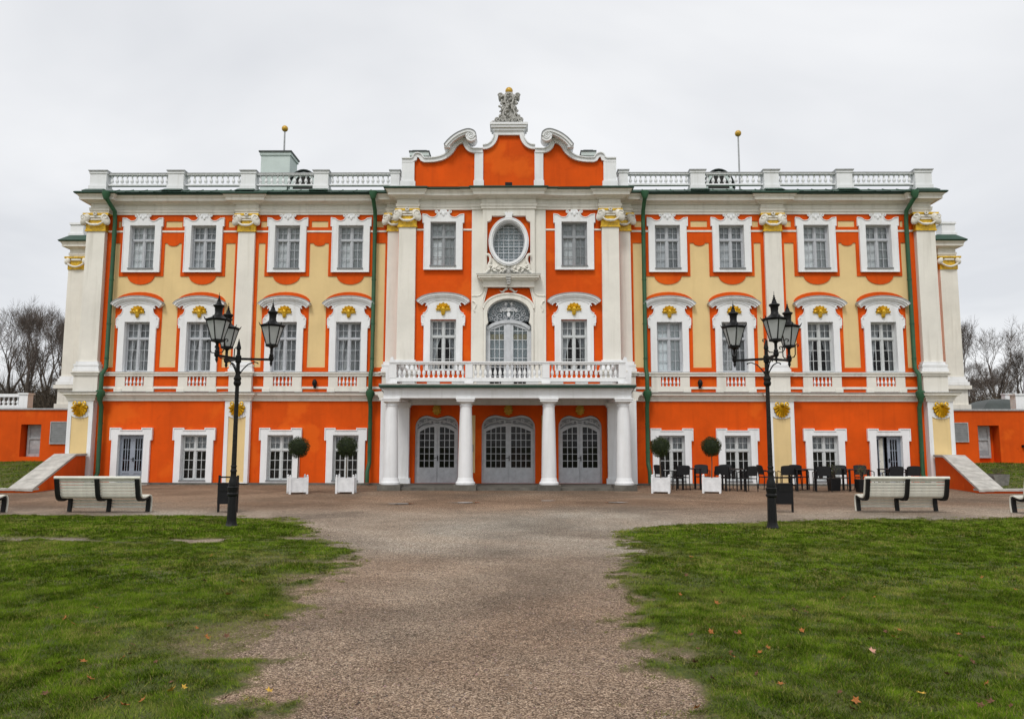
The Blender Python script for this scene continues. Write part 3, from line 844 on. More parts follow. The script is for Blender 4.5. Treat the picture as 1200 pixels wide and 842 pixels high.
# ground storey doors at the outer ends
def leaf_door(hw_leaf, z1, cols, rows, z_glass, mat):
    m_ = MB(); W_ = hw_leaf
    g0, g1 = .10, W_ - .10
    zt = z1 - .10
    m_.box(0, g0, 0, .05, 0, z1); m_.box(g1, W_, 0, .05, 0, z1); m_.box(g0, g1, 0, .05, zt, z1); m_.box(g0, g1, 0, .05, z_glass - .09, z_glass); m_.box(g0, g1, 0, .05, 0, .09)
    m_.box(g0, g1, .02, .04, .09, z_glass - .09); m_.box(g0 + .05, g1 - .05, .004, .03, .14, z_glass - .14)
    for k in range(1, cols):
        x = g0 + (g1 - g0) * k / cols; m_.box(x - .013, x + .013, .008, .042, z_glass, zt)
    for k in range(1, rows):
        z = z_glass + (zt - z_glass) * k / rows; m_.box(g0, g1, .012, .038, z - .011, z + .011)
    return m_.mesh('door_leaf', mat), MB().add([(g0, .028, z_glass), (g1, .028, z_glass), (g1, .028, zt), (g0, .028, zt)], [(0, 1, 2, 3)]).mesh('pane', 'glass')
LD, LDP = leaf_door(OW - .03, 1.86, 3, 3, .48, 'door_blue')
HANDLE = MB().box(-.012, .012, -.05, 0, .90, 1.06).tube([(0, -.05, 1.0), (-.09, -.05, .99)], .011, 6).mesh('handle', 'black_iron')
for s in (-1, 1):
    X = s * WX[0]
    d = MB().box(-OW, -OW + .03, .08, .17, .03, Z_GR1).box(OW - .03, OW, .08, .17, .03, Z_GR1).box(-OW + .03, OW - .03, .08, .17, Z_GR1 - .05, Z_GR1).build('side_door', 'door_blue', palace, (X, 0, 0))
    sub(d, 'surround', ME['sd'])
    sub(d, 'step', MB().box(-.9, .9, -.42, -.02, -.05, .03).mesh('step', 'grey_stone'))
    for sx in (-1, 1):
        ang = 0.0
        if s > 0 and sx < 0: ang = 24
        lf = link('door_leaf', LD, d, (sx * (OW - .03), .10, .04), (0, 0, R(ang)))
        if sx > 0: lf.scale = (-1, 1, 1)
        pn = link('pane', LDP, d, (sx * (OW - .03), .10, .04), (0, 0, R(ang)))
        if sx > 0: pn.scale = (-1, 1, 1)
    link('handle', HANDLE, d, (.05, .10, 0))
    if s > 0: sub(d, 'curtain', MB().box(-.30, -.12, .22, .24, .06, 1.86).mesh('curtain', 'bench_slat'))

# ---- central axis: oval window, hood, balcony door
niche = [(-.86, 8.66), (.86, 8.66), (.86, 10.40)] + arc(.86, 10.60, .18, .18, 270, 180, 6)[1:] + [(.68, 10.66), (-.68, 10.66), (-.68, 10.60)] + arc(-.86, 10.60, .18, .18, 0, -90, 6)[1:]
arch_zone = [(-1.0, 3.75), (1.0, 3.75), (1.0, 7.05), (.93, 7.35), (.83, 7.76), (-.83, 7.76), (-.93, 7.35), (-1.0, 7.05)]
MB().prism([rect(-1.475, 1.475, 3.70, 10.95), niche, arch_zone], CY - .07, CY + .01).build('axis_facing', 'cream', palace)
MB().prism([rect(-1.04, 1.04, 8.24, 10.95), niche], CY - .19, CY - .072).build('axis_frame', 'cream', palace)
ow = MB()
for (rx, rz, y0, y1) in ((.635, .825, .06, .12),):
    ow.band(arc(0, 9.58, rx, rz, 0, 360, 48)[:-1], -.0, .05, y0, y1, closed=True)
for k in range(-2, 3):
    x = k * .205; h = .80 * math.sqrt(max(0, 1 - (x / .63) ** 2)); ow.box(x - .012, x + .012, .075, .105, 9.58 - h, 9.58 + h)
for k in range(-2, 4):
    z = k * .26 - .12; h = .61 * math.sqrt(max(0, 1 - (z / .82) ** 2)); ow.box(-h, h, .07, .11, 9.58 + z - .018, 9.58 + z + .018)
for k in range(-3, 4):
    z = k * .26 + .01; h = .61 * math.sqrt(max(0, 1 - (z / .82) ** 2)); ow.box(-h, h, .08, .10, 9.58 + z - .009, 9.58 + z + .009)
owo = ow.build('oval_window', 'frame_grey', palace, (0, CY, 0))
MB().prism([arc(0, 9.58, .64, .83, 0, 360, 40)[:-1]], .108, .112).build('pane', 'glass', owo)
sub(owo, 'curtain', cloth(-.7, .7, 8.7, 10.45, y=.24, seed=31, waves=3, amp=.01, mat='blind'))
fr = MB()
E_ = arc(0, 9.58, .635, .825, 0, 360, 56)[:-1]
fr.band(E_, -.145, 0.0, -.29, .10, closed=True); fr.band(E_, -.11, -.045, -.33, -.28, closed=True); fr.band(E_, -.16, -.135, -.31, -.1, closed=True)
fr.prism([[(-.17, 10.47), (.17, 10.47), (.12, 10.62), (.17, 10.74), (.10, 10.80), (.05, 10.74), (0, 10.80), (-.05, 10.74), (-.10, 10.80), (-.17, 10.74), (-.12, 10.62)]], -.30, -.1)
fr.build('surround', 'white', owo, smooth=35)
orn = MB()
for sx in (-1, 1):
    orn.tube([(sx * a, -.28, b) for a, b in smooth_path([(.88, 9.02), (.80, 9.05), (.73, 8.95), (.72, 8.78), (.80, 8.60), (.82, 8.40), (.95, 8.28)], 4)], .055, 7)
    orn.prism([[(sx * .60, 8.90), (sx * .78, 9.0), (sx * .74, 8.72), (sx * .86, 8.45), (sx * .98, 8.25), (sx * .1, 8.25), (sx * .1, 8.60), (sx * .40, 8.70)]], -.24, -.1)
    for k in range(9):
        t = k / 8
        cx, cz = sx * (.16 + .62 * t), 8.42 + .10 * math.sin(k * 2.1) + .10 * t
        orn.ell((cx, -.29, cz), (.10, .06, .045), 8, 5, Matrix.Rotation(R(sx * (35 - 70 * (k % 2)) - 20), 3, 'Y'))
    for k in range(4):
        cx, cz = sx * (.22 + .17 * k), 8.36 + .06 * (k % 2) + .05 * k
        orn.tube([(cx + .07 * math.cos(a) * (1 - a / 8), -.31, cz + .07 * math.sin(a) * (1 - a / 8)) for a in np.linspace(0, 6, 10)], .02, 5)
orn.build('carved_scrollwork', 'cream', palace, (0, CY, 0), smooth=50)
mk = MB().ell((0, -.40, 8.28), (.09, .10, .15), 10, 8).ell((0, -.50, 8.26), (.025, .03, .045), 6, 5)
for k in range(5): mk.ell((-.12 + .06 * k, -.39, 8.42 + .03 * (1 - abs(k - 2))), (.05, .06, .06), 6, 5)
for k in range(4): mk.box(-.10 + .012 * k, .10 - .012 * k, -.50 + .02 * k, -.15, 8.10 - .09 * k, 8.17 - .09 * k)
mk.build('mask_keystone', 'carved_stone', palace, (0, CY, 0), smooth=50)
hd = MB()
for (w_, y_, z0, z1) in ((1.02, .24, 7.76, 7.99), (1.06, .30, 7.99, 8.04), (1.14, .38, 8.04, 8.09), (1.20, .46, 8.09, 8.18), (1.25, .50, 8.18, 8.225)):
    hd.box(-w_, w_, -y_, .01, z0, z1)
hd.build('door_hood', 'cream', palace, (0, CY, 0))
MB().box(-1.26, 1.26, -.51, .0, 8.2252, 8.237).build('hood_flashing', 'board_grey', palace, (0, CY, 0))
for sx in (-1, 1):
    cs = MB()
    cs.tube([(sx * a, -.075, b) for a, b in smooth_path([(.95, 7.78), (1.02, 7.70), (1.04, 7.58), (1.12, 7.47), (1.22, 7.435), (1.46, 7.43)], 5)], .028, 6)
    cs.tube([(sx * a, -.075, b) for a, b in smooth_path([(.93, 7.76), (.97, 7.45), (1.03, 7.28), (1.02, 6.98)], 5)], .03, 6)
    cs.tube([(sx * a, -.08, b) for a, b in smooth_path([(1.42, 7.22), (1.34, 7.18), (1.30, 7.05), (1.36, 6.90), (1.34, 6.80)], 4)], .035, 6)
    MB().prism([[(sx * .08, 7.77), (sx * .26, 7.62), (sx * .36, 7.66), (sx * .30, 7.58), (sx * .20, 7.56), (sx * .16, 7.62), (sx * .02, 7.70)]], -.06, .0).build('ribbon_end', 'cream', palace, (0, CY, 0))
    cs.build('door_console', 'cream', palace, (0, CY, 0), smooth=40)
# balcony door
outer = [(-.99, 3.76), (-.99, 6.85)] + arc(0, 6.90, .97, .58, 178, 2, 20) + [(.99, 6.85), (.99, 3.76)]
inn = [(.90, 3.76), (.90, 6.22), (.86, 6.30), (.80, 6.36), (.82, 6.46), (.84, 6.60)] + arc(0, 6.72, .85, .60, 4, 176, 20) + [(-.84, 6.60), (-.82, 6.46), (-.80, 6.36), (-.86, 6.30), (-.90, 6.22), (-.90, 3.76)]
bd = MB().prism([outer + inn], -.14, .12)
bd.band(arc(0, 6.90, .97, .58, 178, 2, 20), 0, .06, -.17, -.12)
doorway = MB().box(-.91, -.84, .12, .2, 3.7, 6.45).box(.84, .91, .12, .2, 3.7, 6.45)
doorway.band(arc(0, 5.95, .90, .47, 158, 22, 16), -.05, .07, .06, .2)
doorway.band(arc(0, 5.90, .90, .45, 160, 20, 16), .08, .12, .09, .2)
doorway.box(-.075, .075, .10, .19, 3.7, 6.42)
for sx in (-1, 1):
    xa, xb = (.075, .84) if sx > 0 else (-.84, -.075)
    for a in (xa, xb - .11): doorway.box(a, a + .11, .115, .18, 3.7, 6.38 if abs(a) < .3 or abs(a + .11) < .3 else 6.2)
    for k in range(1, 3):
        x = xa + .11 + (xb - xa - .22) * k / 3; doorway.box(x - .012, x + .012, .13, .17, 3.7, 6.28)
    for k in range(7):
        z = 4.0 + k * .36 - .1; doorway.box(xa + .11, xb - .11, .132, .168, z - .012, z + .012)
    doorway.prism([[(xa + .11 if sx > 0 else xb - .11, 6.42), (xb if sx > 0 else xa, 6.14), (xb if sx > 0 else xa, 6.02), (xb - .2 if sx > 0 else xa + .2, 6.12), (xa + .11 if sx > 0 else xb - .11, 6.28)]], .116, .175)
dw = doorway.build('balcony_door', 'door_grey', palace, (0, CY, 0))
bd.build('surround', 'cream', dw, smooth=35)
MB().box(-.84, -.075, .148, .152, 3.7, 6.3).box(.075, .84, .148, .152, 3.7, 6.3).build('pane', 'glass', dw)
MB().box(-.80, -.12, .30, .31, 5.72, 5.96).box(.12, .80, .30, .31, 5.72, 5.96).build('blind', 'warm_blind', dw)
sub(dw, 'curtain', MB().box(-.85, .85, .34, .35, 4.7, 6.3).mesh('curtain', 'blind'))
iron = MB()
def spiral(cx, cz, r, turns, sx=1, a0=0.0, y=.13, n=18, th=.016):
    iron.tube([(sx * (cx + r * math.cos(a0 + t * turns * 2 * PI) * (1 - .8 * t)), y, cz + r * math.sin(a0 + t * turns * 2 * PI) * (1 - .8 * t)) for t in np.linspace(0, 1, n)], th, 5)
for sx in (-1, 1):
    for (cx, cz, r, tn, a0) in ((.16, 6.98, .12, 1.4, 0), (.40, 6.95, .15, 1.5, 2), (.60, 6.75, .13, 1.4, 1), (.34, 6.66, .13, 1.3, 4), (.14, 6.62, .10, 1.4, 3), (.70, 6.55, .09, 1.3, 0), (.22, 7.16, .08, 1.2, 2), (.52, 6.52, .10, 1.2, 2.5)):
        spiral(cx, cz, r, tn, sx, a0)
    iron.tube([(sx * a, .13, b) for a, b in smooth_path([(.02, 6.45), (.2, 6.75), (.1, 7.05), (.0, 7.25)], 5)], .016, 5)
    iron.tube([(sx * a, .13, b) for a, b in smooth_path([(.05, 6.5), (.4, 6.55), (.62, 6.85), (.5, 7.1)], 5)], .016, 5)
iron.band(arc(0, 6.72, .85, .60, 4, 176, 20), .0, .04, .1, .16)
iron.build('fanlight_grille', 'frame_grey', dw)
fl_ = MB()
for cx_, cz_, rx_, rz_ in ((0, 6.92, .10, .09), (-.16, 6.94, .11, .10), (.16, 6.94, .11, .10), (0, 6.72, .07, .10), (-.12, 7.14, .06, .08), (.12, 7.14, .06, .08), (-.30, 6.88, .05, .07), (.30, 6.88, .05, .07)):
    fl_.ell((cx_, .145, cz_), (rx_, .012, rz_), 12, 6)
fl_.build('fanlight_daylight', 'white', dw)  # white discs added for daylight showing through from a rear window
MB().prism([[(-.84, 6.42), (.84, 6.42)] + arc(0, 6.72, .84, .59, 4, 176, 20)], .20, .21).build('pane', 'glass', dw)
sub(dw, 'curtain', MB().prism([[(-.80, 6.46), (.80, 6.46)] + arc(0, 6.72, .80, .56, 4, 176, 16)], .215, .225).mesh('curtain', 'curtain_dark'))  # added dark backing for the fanlight, not a hung curtain

# ---- portico
PY = -3.40
port_cols = (-4.10, -1.47, 1.46, 4.09)
colm = MB().lathe([(.262, .44), (.262, .5), (.255, 1.0), (.235, 2.0), (.205, 2.92), (.225, 2.93), (.225, 2.96), (.205, 2.965), (.205, 3.02), (.235, 3.03), (.29, 3.085), (.29, 3.09)], n=28).mesh('column', 'white', 40)
colb = MB().lathe([(.33, .195), (.345, .23), (.335, .28), (.30, .30), (.29, .34), (.275, .40), (.262, .44)], n=28).mesh('base', 'white', 40)
cola = MB().box(-.31, .31, -.31, .31, 3.09, 3.16).box(-.335, .335, -.335, .335, 3.16, 3.205).mesh('abacus', 'white')
colp = MB().box(-.40, .40, -.38, .38, -.1, .195).mesh('plinth', 'dark_stone')
for x in port_cols:
    c = link('column', colm, palace, (x, PY, 0)); sub(c, 'base', colb); sub(c, 'abacus', cola); sub(c, 'plinth', colp)
for s in (-1, 1):
    a, b = sorted((s * 3.84, s * 4.33))
    pm = MB().box(a, b, CY - .22, CY + .0, .30, 3.02).build('wall_pilaster', 'white', palace)
    MB().box(a - .06, b + .06, CY - .27, CY, .08, .30).build('base', 'white', pm)
    MB().box(a - .04, b + .04, CY - .26, CY, 3.02, 3.09).box(a - .09, b + .09, CY - .31, CY, 3.09, 3.195).build('abacus', 'white', pm)
    # ochre wall strips with small dark plates between the doors
    a, b = sorted((s * 1.29, s * 1.66))
    st = MB().box(a, b, CY - .03, CY + .0, .50, 2.72).build('ochre_panel', 'ochre', palace)
    MB().box(s * 1.46 - .10, s * 1.46 + .10, CY - .05, CY - .03, 1.30, 1.58).build('plaque', 'board_grey', st)
ent = MB()
ent.box(-4.36, 4.36, PY - .26, PY + .26, 3.21, 3.50).box(-4.40, 4.40, PY - .30, PY + .28, 3.50, 3.56)
for s in (-1, 1):
    a, b = sorted((s * 4.36, s * 3.84)); ent.box(a, b, PY + .26, CY, 3.211, 3.50)
    a, b = sorted((s * 4.40, s * 3.82)); ent.box(a, b, PY + .28, CY, 3.501, 3.56)
ent.build('portico_entablature', 'white', palace)
MB().box(-3.84, 3.84, PY + .26, CY, 3.30, 3.44).box(-3.84, 3.84, CY - .26, CY - .005, 3.11, 3.30).build('portico_ceiling', 'white', palace)
gr_ = MB().box(-4.48, 4.48, PY - .44, CY - .0, 3.562, 3.58).box(-4.50, 4.50, PY - .47, CY - .0, 3.58, 3.655)
gr_.build('portico_eaves', 'roof_green', palace)
for s in (-1, 1):
    MB().tube([(s * 4.48, PY - .40, 3.60), (s * 4.40, PY - .1, 3.44), (s * 4.42, PY + .1, 3.40)], .012, 5).build('eaves_bracket', 'black_iron', palace)
MB().box(-4.5, 4.5, PY - .45, CY - .0, 3.656, 3.70).build('balcony_floor', 'pale_stone', palace)
stp = MB()
for a, b in ((-3.69, -1.88), (-1.06, 1.06), (1.88, 3.69)): stp.box(a, b, PY - .22, PY + .2, -.1, .10)
stp.box(-4.5, 4.5, PY + .201, CY, -.1, .098)
stp.build('porch_floor', 'dark_stone', palace)
# balcony balustrade
bl = MB()
by = PY - .06
def posts_x(): return (-4.06, -1.36, 1.36, 4.06)
bl.box(-4.14, 4.14, by - .14, by + .14, 3.80, 3.93).box(-4.16, 4.16, by - .16, by + .16, 4.41, 4.46).box(-4.19, 4.19, by - .18, by + .18, 4.46, 4.51)
for s in (-1, 1):
    a, b = sorted((s * 4.19, s * 3.92)); bl.box(a, b, by + .18, CY - .1, 3.80, 3.93).box(a, b, by + .18, CY - .1, 4.41, 4.51)
    bl.prism([[(s * 4.18, 3.75), (s * 4.75, 3.75), (s * 4.78, 4.45), (s * 4.70, 4.50), (s * 4.66, 4.62), (s * 4.60, 4.95), (s * 4.52, 4.98), (s * 4.40, 4.7), (s * 4.30, 4.4)]], CY - .30, CY - .08)
for x in posts_x():
    bl.box(x - .13, x + .13, by - .15, by + .15, 3.931, 4.409); bl.box(x - .16, x + .16, by - .17, by + .17, 3.701, 3.80)
for x in np.linspace(-3.5, 3.5, 9): bl.box(x - .22, x + .22, by - .1, by + .1, 3.701, 3.80)
blo = bl.build('balcony_balustrade', 'white', palace)
for a, b, n in ((-3.92, -1.50, 14), (-1.22, 1.22, 14), (1.50, 3.92, 14)):
    for k in range(n): sub(blo, 'baluster', BAL_PORT, (a + (b - a) * (k + .5) / n, by, 3.931))
for s in (-1, 1):
    for k in range(9): sub(blo, 'baluster', BAL_PORT, (s * 4.05, by + .32 + .27 * k, 3.931))
# portico doors
def grand_door(xc, hw, h, cols):
    zt = h * .845
    fr_ = MB()
    ol = door_outline(hw, h)
    inner_l = smooth_path([(-hw + .09, h * .78), (-hw * .72, h * .835), (-hw * .4, h * .862), (-.055, h * .868)], 5)
    # frame: outline minus the two leaf openings and the carved head
    head_l = [(-hw + .07, h * .80)] + smooth_path([(-hw + .08, h * .86), (-hw * .80, h * .935), (-hw * .5, h * .968), (-hw * .25, h * .955), (0, h * .935)], 4)
    head = head_l + [(-a, b) for a, b in reversed(head_l[:-1])] + [(.06, h * .885), (-.06, h * .885)]
    holes = []
    for sx in (-1, 1):
        lp = [(-hw + .055, .02), (-.01, .02), (-.01, h * .868)] + list(reversed(inner_l[:-1]))
        lp[-1] = (-hw + .055, h * .78)
        holes.append(lp if sx < 0 else mir(lp))
    fr_.prism([ol] + holes + [head], .10, .20)
    d = fr_.build('portico_door', 'door_grey', palace, (xc, CY, .10))
    orn_ = MB()
    for sx in (-1, 1):
        for (fx, fz, r, a0) in ((.78, .875, .085, 0), (.55, .925, .075, 2), (.33, .915, .06, 3.5), (.14, .90, .05, 1)):
            cx, cz = fx * hw, fz * h
            orn_.tube([(sx * (cx + r * math.cos(a0 + a) * (1 - a / 9)), .12, cz + r * math.sin(a0 + a) * (1 - a / 9)) for a in np.linspace(0, 7.5, 14)], .02, 5)
        orn_.tube([(sx * a, .12, b) for a, b in smooth_path([(.92 * hw, .82 * h), (.7 * hw, .88 * h), (.5 * hw, .90 * h), (.25 * hw, .93 * h), (0, .91 * h)], 4)], .022, 5)
    orn_.build('carved_head', 'door_grey', d, smooth=50)
    MB().prism([head], .185, .19).build('backing', 'sash_dark', d)
    g = .11
    gz0, gz1 = .60, h * .835
    for sx in (-1, 1):
        lf = MB()
        xa, xb = .012, hw - .058
        A, B = xa + g * .85, xb - g
        top = smooth_path([(A, gz1), (A + (B - A) * .45, gz1 - .03), (B, gz1 - .19)], 5)
        lp = [(xa, .025), (xb, .025), (xb, h * .775)] + [(-a, b) for a, b in inner_l[1:-1]] + [(xa, h * .866)]
        hole = [(A, gz0), (B, gz0)] + list(reversed(top))
        fix = (lambda q: q) if sx > 0 else mir
        lf.prism([fix(lp), fix(hole)], .13, .18)
        for k in range(1, cols):
            x = A + (B - A) * k / cols
            zt_ = gz1 - .19 * (max(0, (x - A) / (B - A) - .2)) ** 1.3
            lf.box(sx * x - .012, sx * x + .012, .138, .172, gz0, zt_ - .005)
        for k in range(1, 6):
            z = gz0 + (gz1 - gz0) * k / 6
            bb = B if z < gz1 - .2 else A + (B - A) * .85
            lf.box(*sorted((sx * A, sx * bb)), .141, .17, z - .011, z + .011)
        lf.box(*sorted((sx * (A + .02), sx * (B - .02))), .122, .13, .12, .42)
        lf.box(*sorted((sx * (A + .07), sx * (B - .07))), .116, .123, .17, .37)
        lo = lf.build('door_leaf', 'door_grey', d)
        MB().add([(a_, .156, b_) for a_, b_ in fix(hole)], [tuple(range(len(hole)))]).build('pane', 'glass', d)
    MB().box(.02, .045, .08, .13, .86, 1.06).tube([(.03, .09, .98), (-.10, .085, .96)], .012, 6).build('handle', 'black_iron', d)
    return d
grand_door(-2.79, DOORS, 2.60, 3); grand_door(2.79, DOORS, 2.60, 3); grand_door(0, DOORC, 2.62, 4)
MASK = MB().ell((0, -.06, 2.88), (.13, .09, .17), 10, 8).ell((0, -.15, 2.86), (.03, .04, .05), 6, 5)
for a in np.linspace(0, 2 * PI, 10)[:-1]: MASK.ell((.13 * math.cos(a), -.04, 2.89 + .16 * math.sin(a)), (.055, .04, .055), 6, 5)
MASK = MASK.mesh('mask_ornament', 'gold_dull', 50)
for x in (-2.79, 0, 2.79): link('mask_ornament', MASK, palace, (x, CY, .04))
lmp = MB()

# ---- gable over the centre
GY = -.62
gl = smooth_path([(-3.86, 13.10), (-3.82, 13.22), (-3.70, 13.27), (-3.56, 13.22), (-3.47, 13.09)], 3) + smooth_path([(-3.40, 13.06), (-3.0, 13.08), (-2.65, 13.18), (-2.38, 13.40), (-2.22, 13.66), (-2.02, 13.82), (-1.80, 13.86)], 3)[0:] \
    + smooth_path([(-1.72, 13.74), (-1.66, 13.60), (-1.55, 13.49), (-1.42, 13.45)], 3)
gl_c = smooth_path([(-1.06, 13.60), (-.88, 13.63), (-.72, 13.74), (-.61, 13.92), (-.57, 14.10)], 4)
left_all = [(-4.30, 11.85), (-4.30, 13.03), (-3.92, 13.03)] + gl + [(-1.06, 13.45)] + gl_c + [(-.57, 14.30)]
shape = left_all + [(-a, b) for a, b in reversed(left_all)]
gable = MB().prism([[(a, b - .0) for a, b in shape]], GY, GY + .30).build('gable', 'orange', palace)
cop = MB()
for sx in (-1, 1):
    def q(p): return [(-a, b) for a, b in p]
    d0, d1 = (-.15, .01) if sx < 0 else (-.01, .15)
    side_path = [(-4.33, 13.05), (-3.95, 13.05)] + gl + [(-1.06, 13.46)]
    if sx < 0:
        cop.band(side_path, -.14, .01, GY - .12, GY + .32); cop.band(side_path, .01, .05, GY - .17, GY + .34)
        cop.band(gl_c + [(-.56, 14.32)], -.14, .01, GY - .12, GY + .32); cop.band(gl_c, .01, .05, GY - .17, GY + .34)
    else:
        cop.band(q(side_path), -.01, .14, GY - .12, GY + .32); cop.band(q(side_path), -.05, -.01, GY - .17, GY + .34)
        cop.band(q(gl_c + [(-.56, 14.32)]), -.01, .14, GY - .12, GY + .32); cop.band(q(gl_c), -.05, -.01, GY - .17, GY + .34)
cop.box(-.60, .60, GY - .115, GY + .32, 14.06, 14.22).box(-.66, .66, GY - .17, GY + .4, 14.22, 14.34).box(-.72, .72, GY - .24, GY + .48, 14.34, 14.44).box(-.77, .77, GY - .28, GY + .52, 14.44, 14.53)
cop.build('gable_coping', 'white', gable)
for s in (-1, 1):
    a, b = sorted((s * 4.33, s * 3.82))
    MB().box(a, b, GY - .11, GY + .3, 11.8, 12.93).box(a - .05, b + .05, GY - .16, GY + .31, 11.8, 12.12).build('gable_pier', 'white', gable)
    a, b = sorted((s * 1.39, s * 1.04))
    MB().box(a, b, GY - .09, GY - .001, 11.8, 13.36).box(a - .03, b + .03, GY - .12, GY - .001, 11.8, 12.16).build('gable_pier', 'white', gable)
for s in (-1, 1):
    vol = MB(); volcap = MB()
    pth = smooth_path([(-2.58, 13.52), (-2.40, 13.74), (-2.15, 13.95), (-1.90, 14.08), (-1.66, 14.15), (-1.48, 14.12), (-1.36, 14.02), (-1.33, 13.88)], 4)
    if s > 0: pth = [(-a, b) for a, b in pth]
    sg = 1 if s < 0 else -1
    lo, hi = (-.17, 0) if s < 0 else (0, .17)
    vol.band(pth, lo, hi, GY - .40, GY + .25)
    lo, hi = (-.09, .03) if s < 0 else (-.03, .09)
    vol.band(pth, lo, hi, GY - .46, GY - .39)
    lo, hi = (0, .035) if s < 0 else (-.035, 0)
    volcap.band(pth, lo, hi, GY - .48, GY + .27)
    vol.lathe([(.22, 0), (.22, .64)], n=18, mat=Matrix.Translation((s * 1.52, GY - .42, 13.90)) @ Matrix.Rotation(R(-90), 4, 'X'))
    vol.tube([(s * (1.52 + .17 * math.cos(a) * (1 - a / 14)), GY - .43, 13.90 + .17 * math.sin(a) * (1 - a / 14)) for a in np.linspace(0, 12, 40)], .022, 6)
    vol.box(*sorted((s * 2.60, s * 2.36)), GY - .38, GY + .2, 13.42, 13.60)
    vol.build('broken_pediment', 'white', gable, smooth=35)
    volcap.build('pediment_flashing', 'board_grey', gable)
# carved crest with a gilded ball
cr = MB()
prof = [(-.56, 14.53), (-.58, 14.72), (-.50, 14.82), (-.44, 14.74), (-.36, 14.92), (-.30, 15.10), (-.33, 15.22), (-.25, 15.34), (-.26, 15.50), (-.22, 15.60), (-.30, 15.66), (-.40, 15.60), (-.44, 15.72), (-.40, 15.84), (-.28, 15.84), (-.20, 15.78), (-.14, 15.86)]
cr.prism([prof + [(-a, b) for a, b in reversed(prof)]], -.14, .16)
rr = random.Random(3)
for k in range(90):
    t = rr.random(); z = 14.55 + 1.25 * t; hw_ = .52 * (1 - t) ** 1.1 + .20 + (.12 if t > .85 else 0)
    x = rr.uniform(-hw_, hw_)
    cr.ell((x, -.14 - .10 * (1 - abs(x) / hw_), z), (rr.uniform(.03, .07), .06, rr.uniform(.03, .08)), 6, 4, Matrix.Rotation(rr.uniform(-1, 1), 3, 'Y'))
for s in (-1, 1):
    for cx, cz, r in ((.34, 15.72, .11), (.46, 14.68, .11), (.26, 14.70, .10), (.20, 15.2, .09)):
        cr.tube([(s * (cx + r * math.cos(a) * (1 - a / 10)), -.20, cz + r * math.sin(a) * (1 - a / 10)) for a in np.linspace(0, 8, 18)], .03, 6)
    cr.tube([(s * a, -.22, b) for a, b in smooth_path([(.10, 14.6), (.24, 14.95), (.10, 15.25), (.18, 15.55), (.08, 15.8)], 4)], .035, 6)
cr.box(-.14, .14, -.13, .13, 15.80, 15.90)
crest = cr.build('carved_crest', 'carved_stone', palace, (0, GY + .06, 0), smooth=45)
MB().ell((0, 0, 16.00), (.155, .155, .155), 18, 12).build('gilded_ball', 'gold_dull', crest, smooth=80)

# ---- roof balustrade
RY = .16
posts = [(-17.40, -16.66), (-14.15, -13.45), (-11.13, -10.47), (-8.10, -7.45), (-4.93, -4.50)]
for s in (-1, 1):
    rb = MB(); cap_ = MB()
    for a, b in posts:
        a_, b_ = sorted((s * a, s * b))
        rb.box(a_ + .03, b_ - .03, RY - .18, RY + .30, 12.0, 12.78); rb.box(a_, b_, RY - .22, RY + .34, 12.0, 12.20); rb.box(a_ + .0, b_ - .0, RY - .21, RY + .33, 12.72, 12.82)
        cap_.box(a_ - .03, b_ + .03, RY - .25, RY + .37, 12.82, 12.86)
    for (a0, a1), (b0, b1) in zip(posts[:-1], posts[1:]):
        x0, x1 = sorted((s * a1, s * b0))
        rb.box(x0 - .02, x1 + .02, RY - .06, RY + .12, 12.24, 12.30); rb.box(x0 - .02, x1 + .02, RY - .09, RY + .15, 12.70, 12.75)
        cap_.box(x0 - .02, x1 + .02, RY - .11, RY + .17, 12.75, 12.78)
    rbo = rb.build('roof_balustrade', 'white', palace)
    cap_.build('capping', 'shutter_grey', rbo)
    for (a0, a1), (b0, b1) in zip(posts[:-1], posts[1:]):
        x0, x1 = sorted((s * a1, s * b0))
        n = 12 if x1 - x0 > 2.45 else 10
        for k in range(n): sub(rbo, 'baluster', BAL_ROOF, (x0 + (x1 - x0) * (k + .5) / n, RY + .03, 12.30))
for s in (-1, 1):
    for a, b in posts:
        a_, b_ = sorted((s * a, s * b)); MB().box(a_ - .06, b_ + .06, RY - .62, RY + .3, 11.86, 12.005, tx=.05, ty=.25).build('post_flashing', 'roof_green', palace)

# ---- chimneys, dormers, masts
ch = MB().box(-11.15, -9.85, 2.4, 3.5, 12.4, 14.45).box(-11.2, -9.8, 2.35, 3.55, 14.45, 14.58).build('chimney', 'chimney_green', palace)
MB().box(-11.24, -9.76, 2.30, 3.60, 14.58, 14.64).add([(-11.24, 2.30, 14.64), (-9.76, 2.30, 14.64), (-9.76, 3.60, 14.64), (-11.24, 3.60, 14.64), (-10.9, 2.95, 14.80), (-10.1, 2.95, 14.80)], [(0, 1, 5, 4), (1, 2, 5), (2, 3, 4, 5), (3, 0, 4)]).build('cap', 'slate', ch)
for x, y, z0, z1 in ((-10.32, 3.0, 14.7, 15.82), (10.40, 3.0, 12.5, 15.55)):
    p = MB().lathe([(.045, z0), (.035, z1)], n=8).build('roof_mast', 'shutter_grey', palace, (x, y, 0))
    MB().ell((0, 0, z1 + .13), (.145, .145, .145), 14, 10).build('gilded_ball', 'gold_dull', p, smooth=80)
for xc in (-9.20, 9.28):
    dm = MB()
    P_ = arc(0, 12.85, .58, .78, 0, 180, 16)
    dm.band(P_, -.02, .10, -.05, .9); dm.box(-.66, .66, -.05, .9, 12.2, 12.86)
    d = dm.build('dormer', 'chimney_green', palace, (xc, 2.4, 0))
    MB().prism([[(.56, 12.86)] + P_[1:-1] + [(-.56, 12.86)]], .0, .03).build('louvre', 'room_dark', d)
    MB().band(P_, -.14, -.10, -.10, .95).build('hood', 'slate', d)
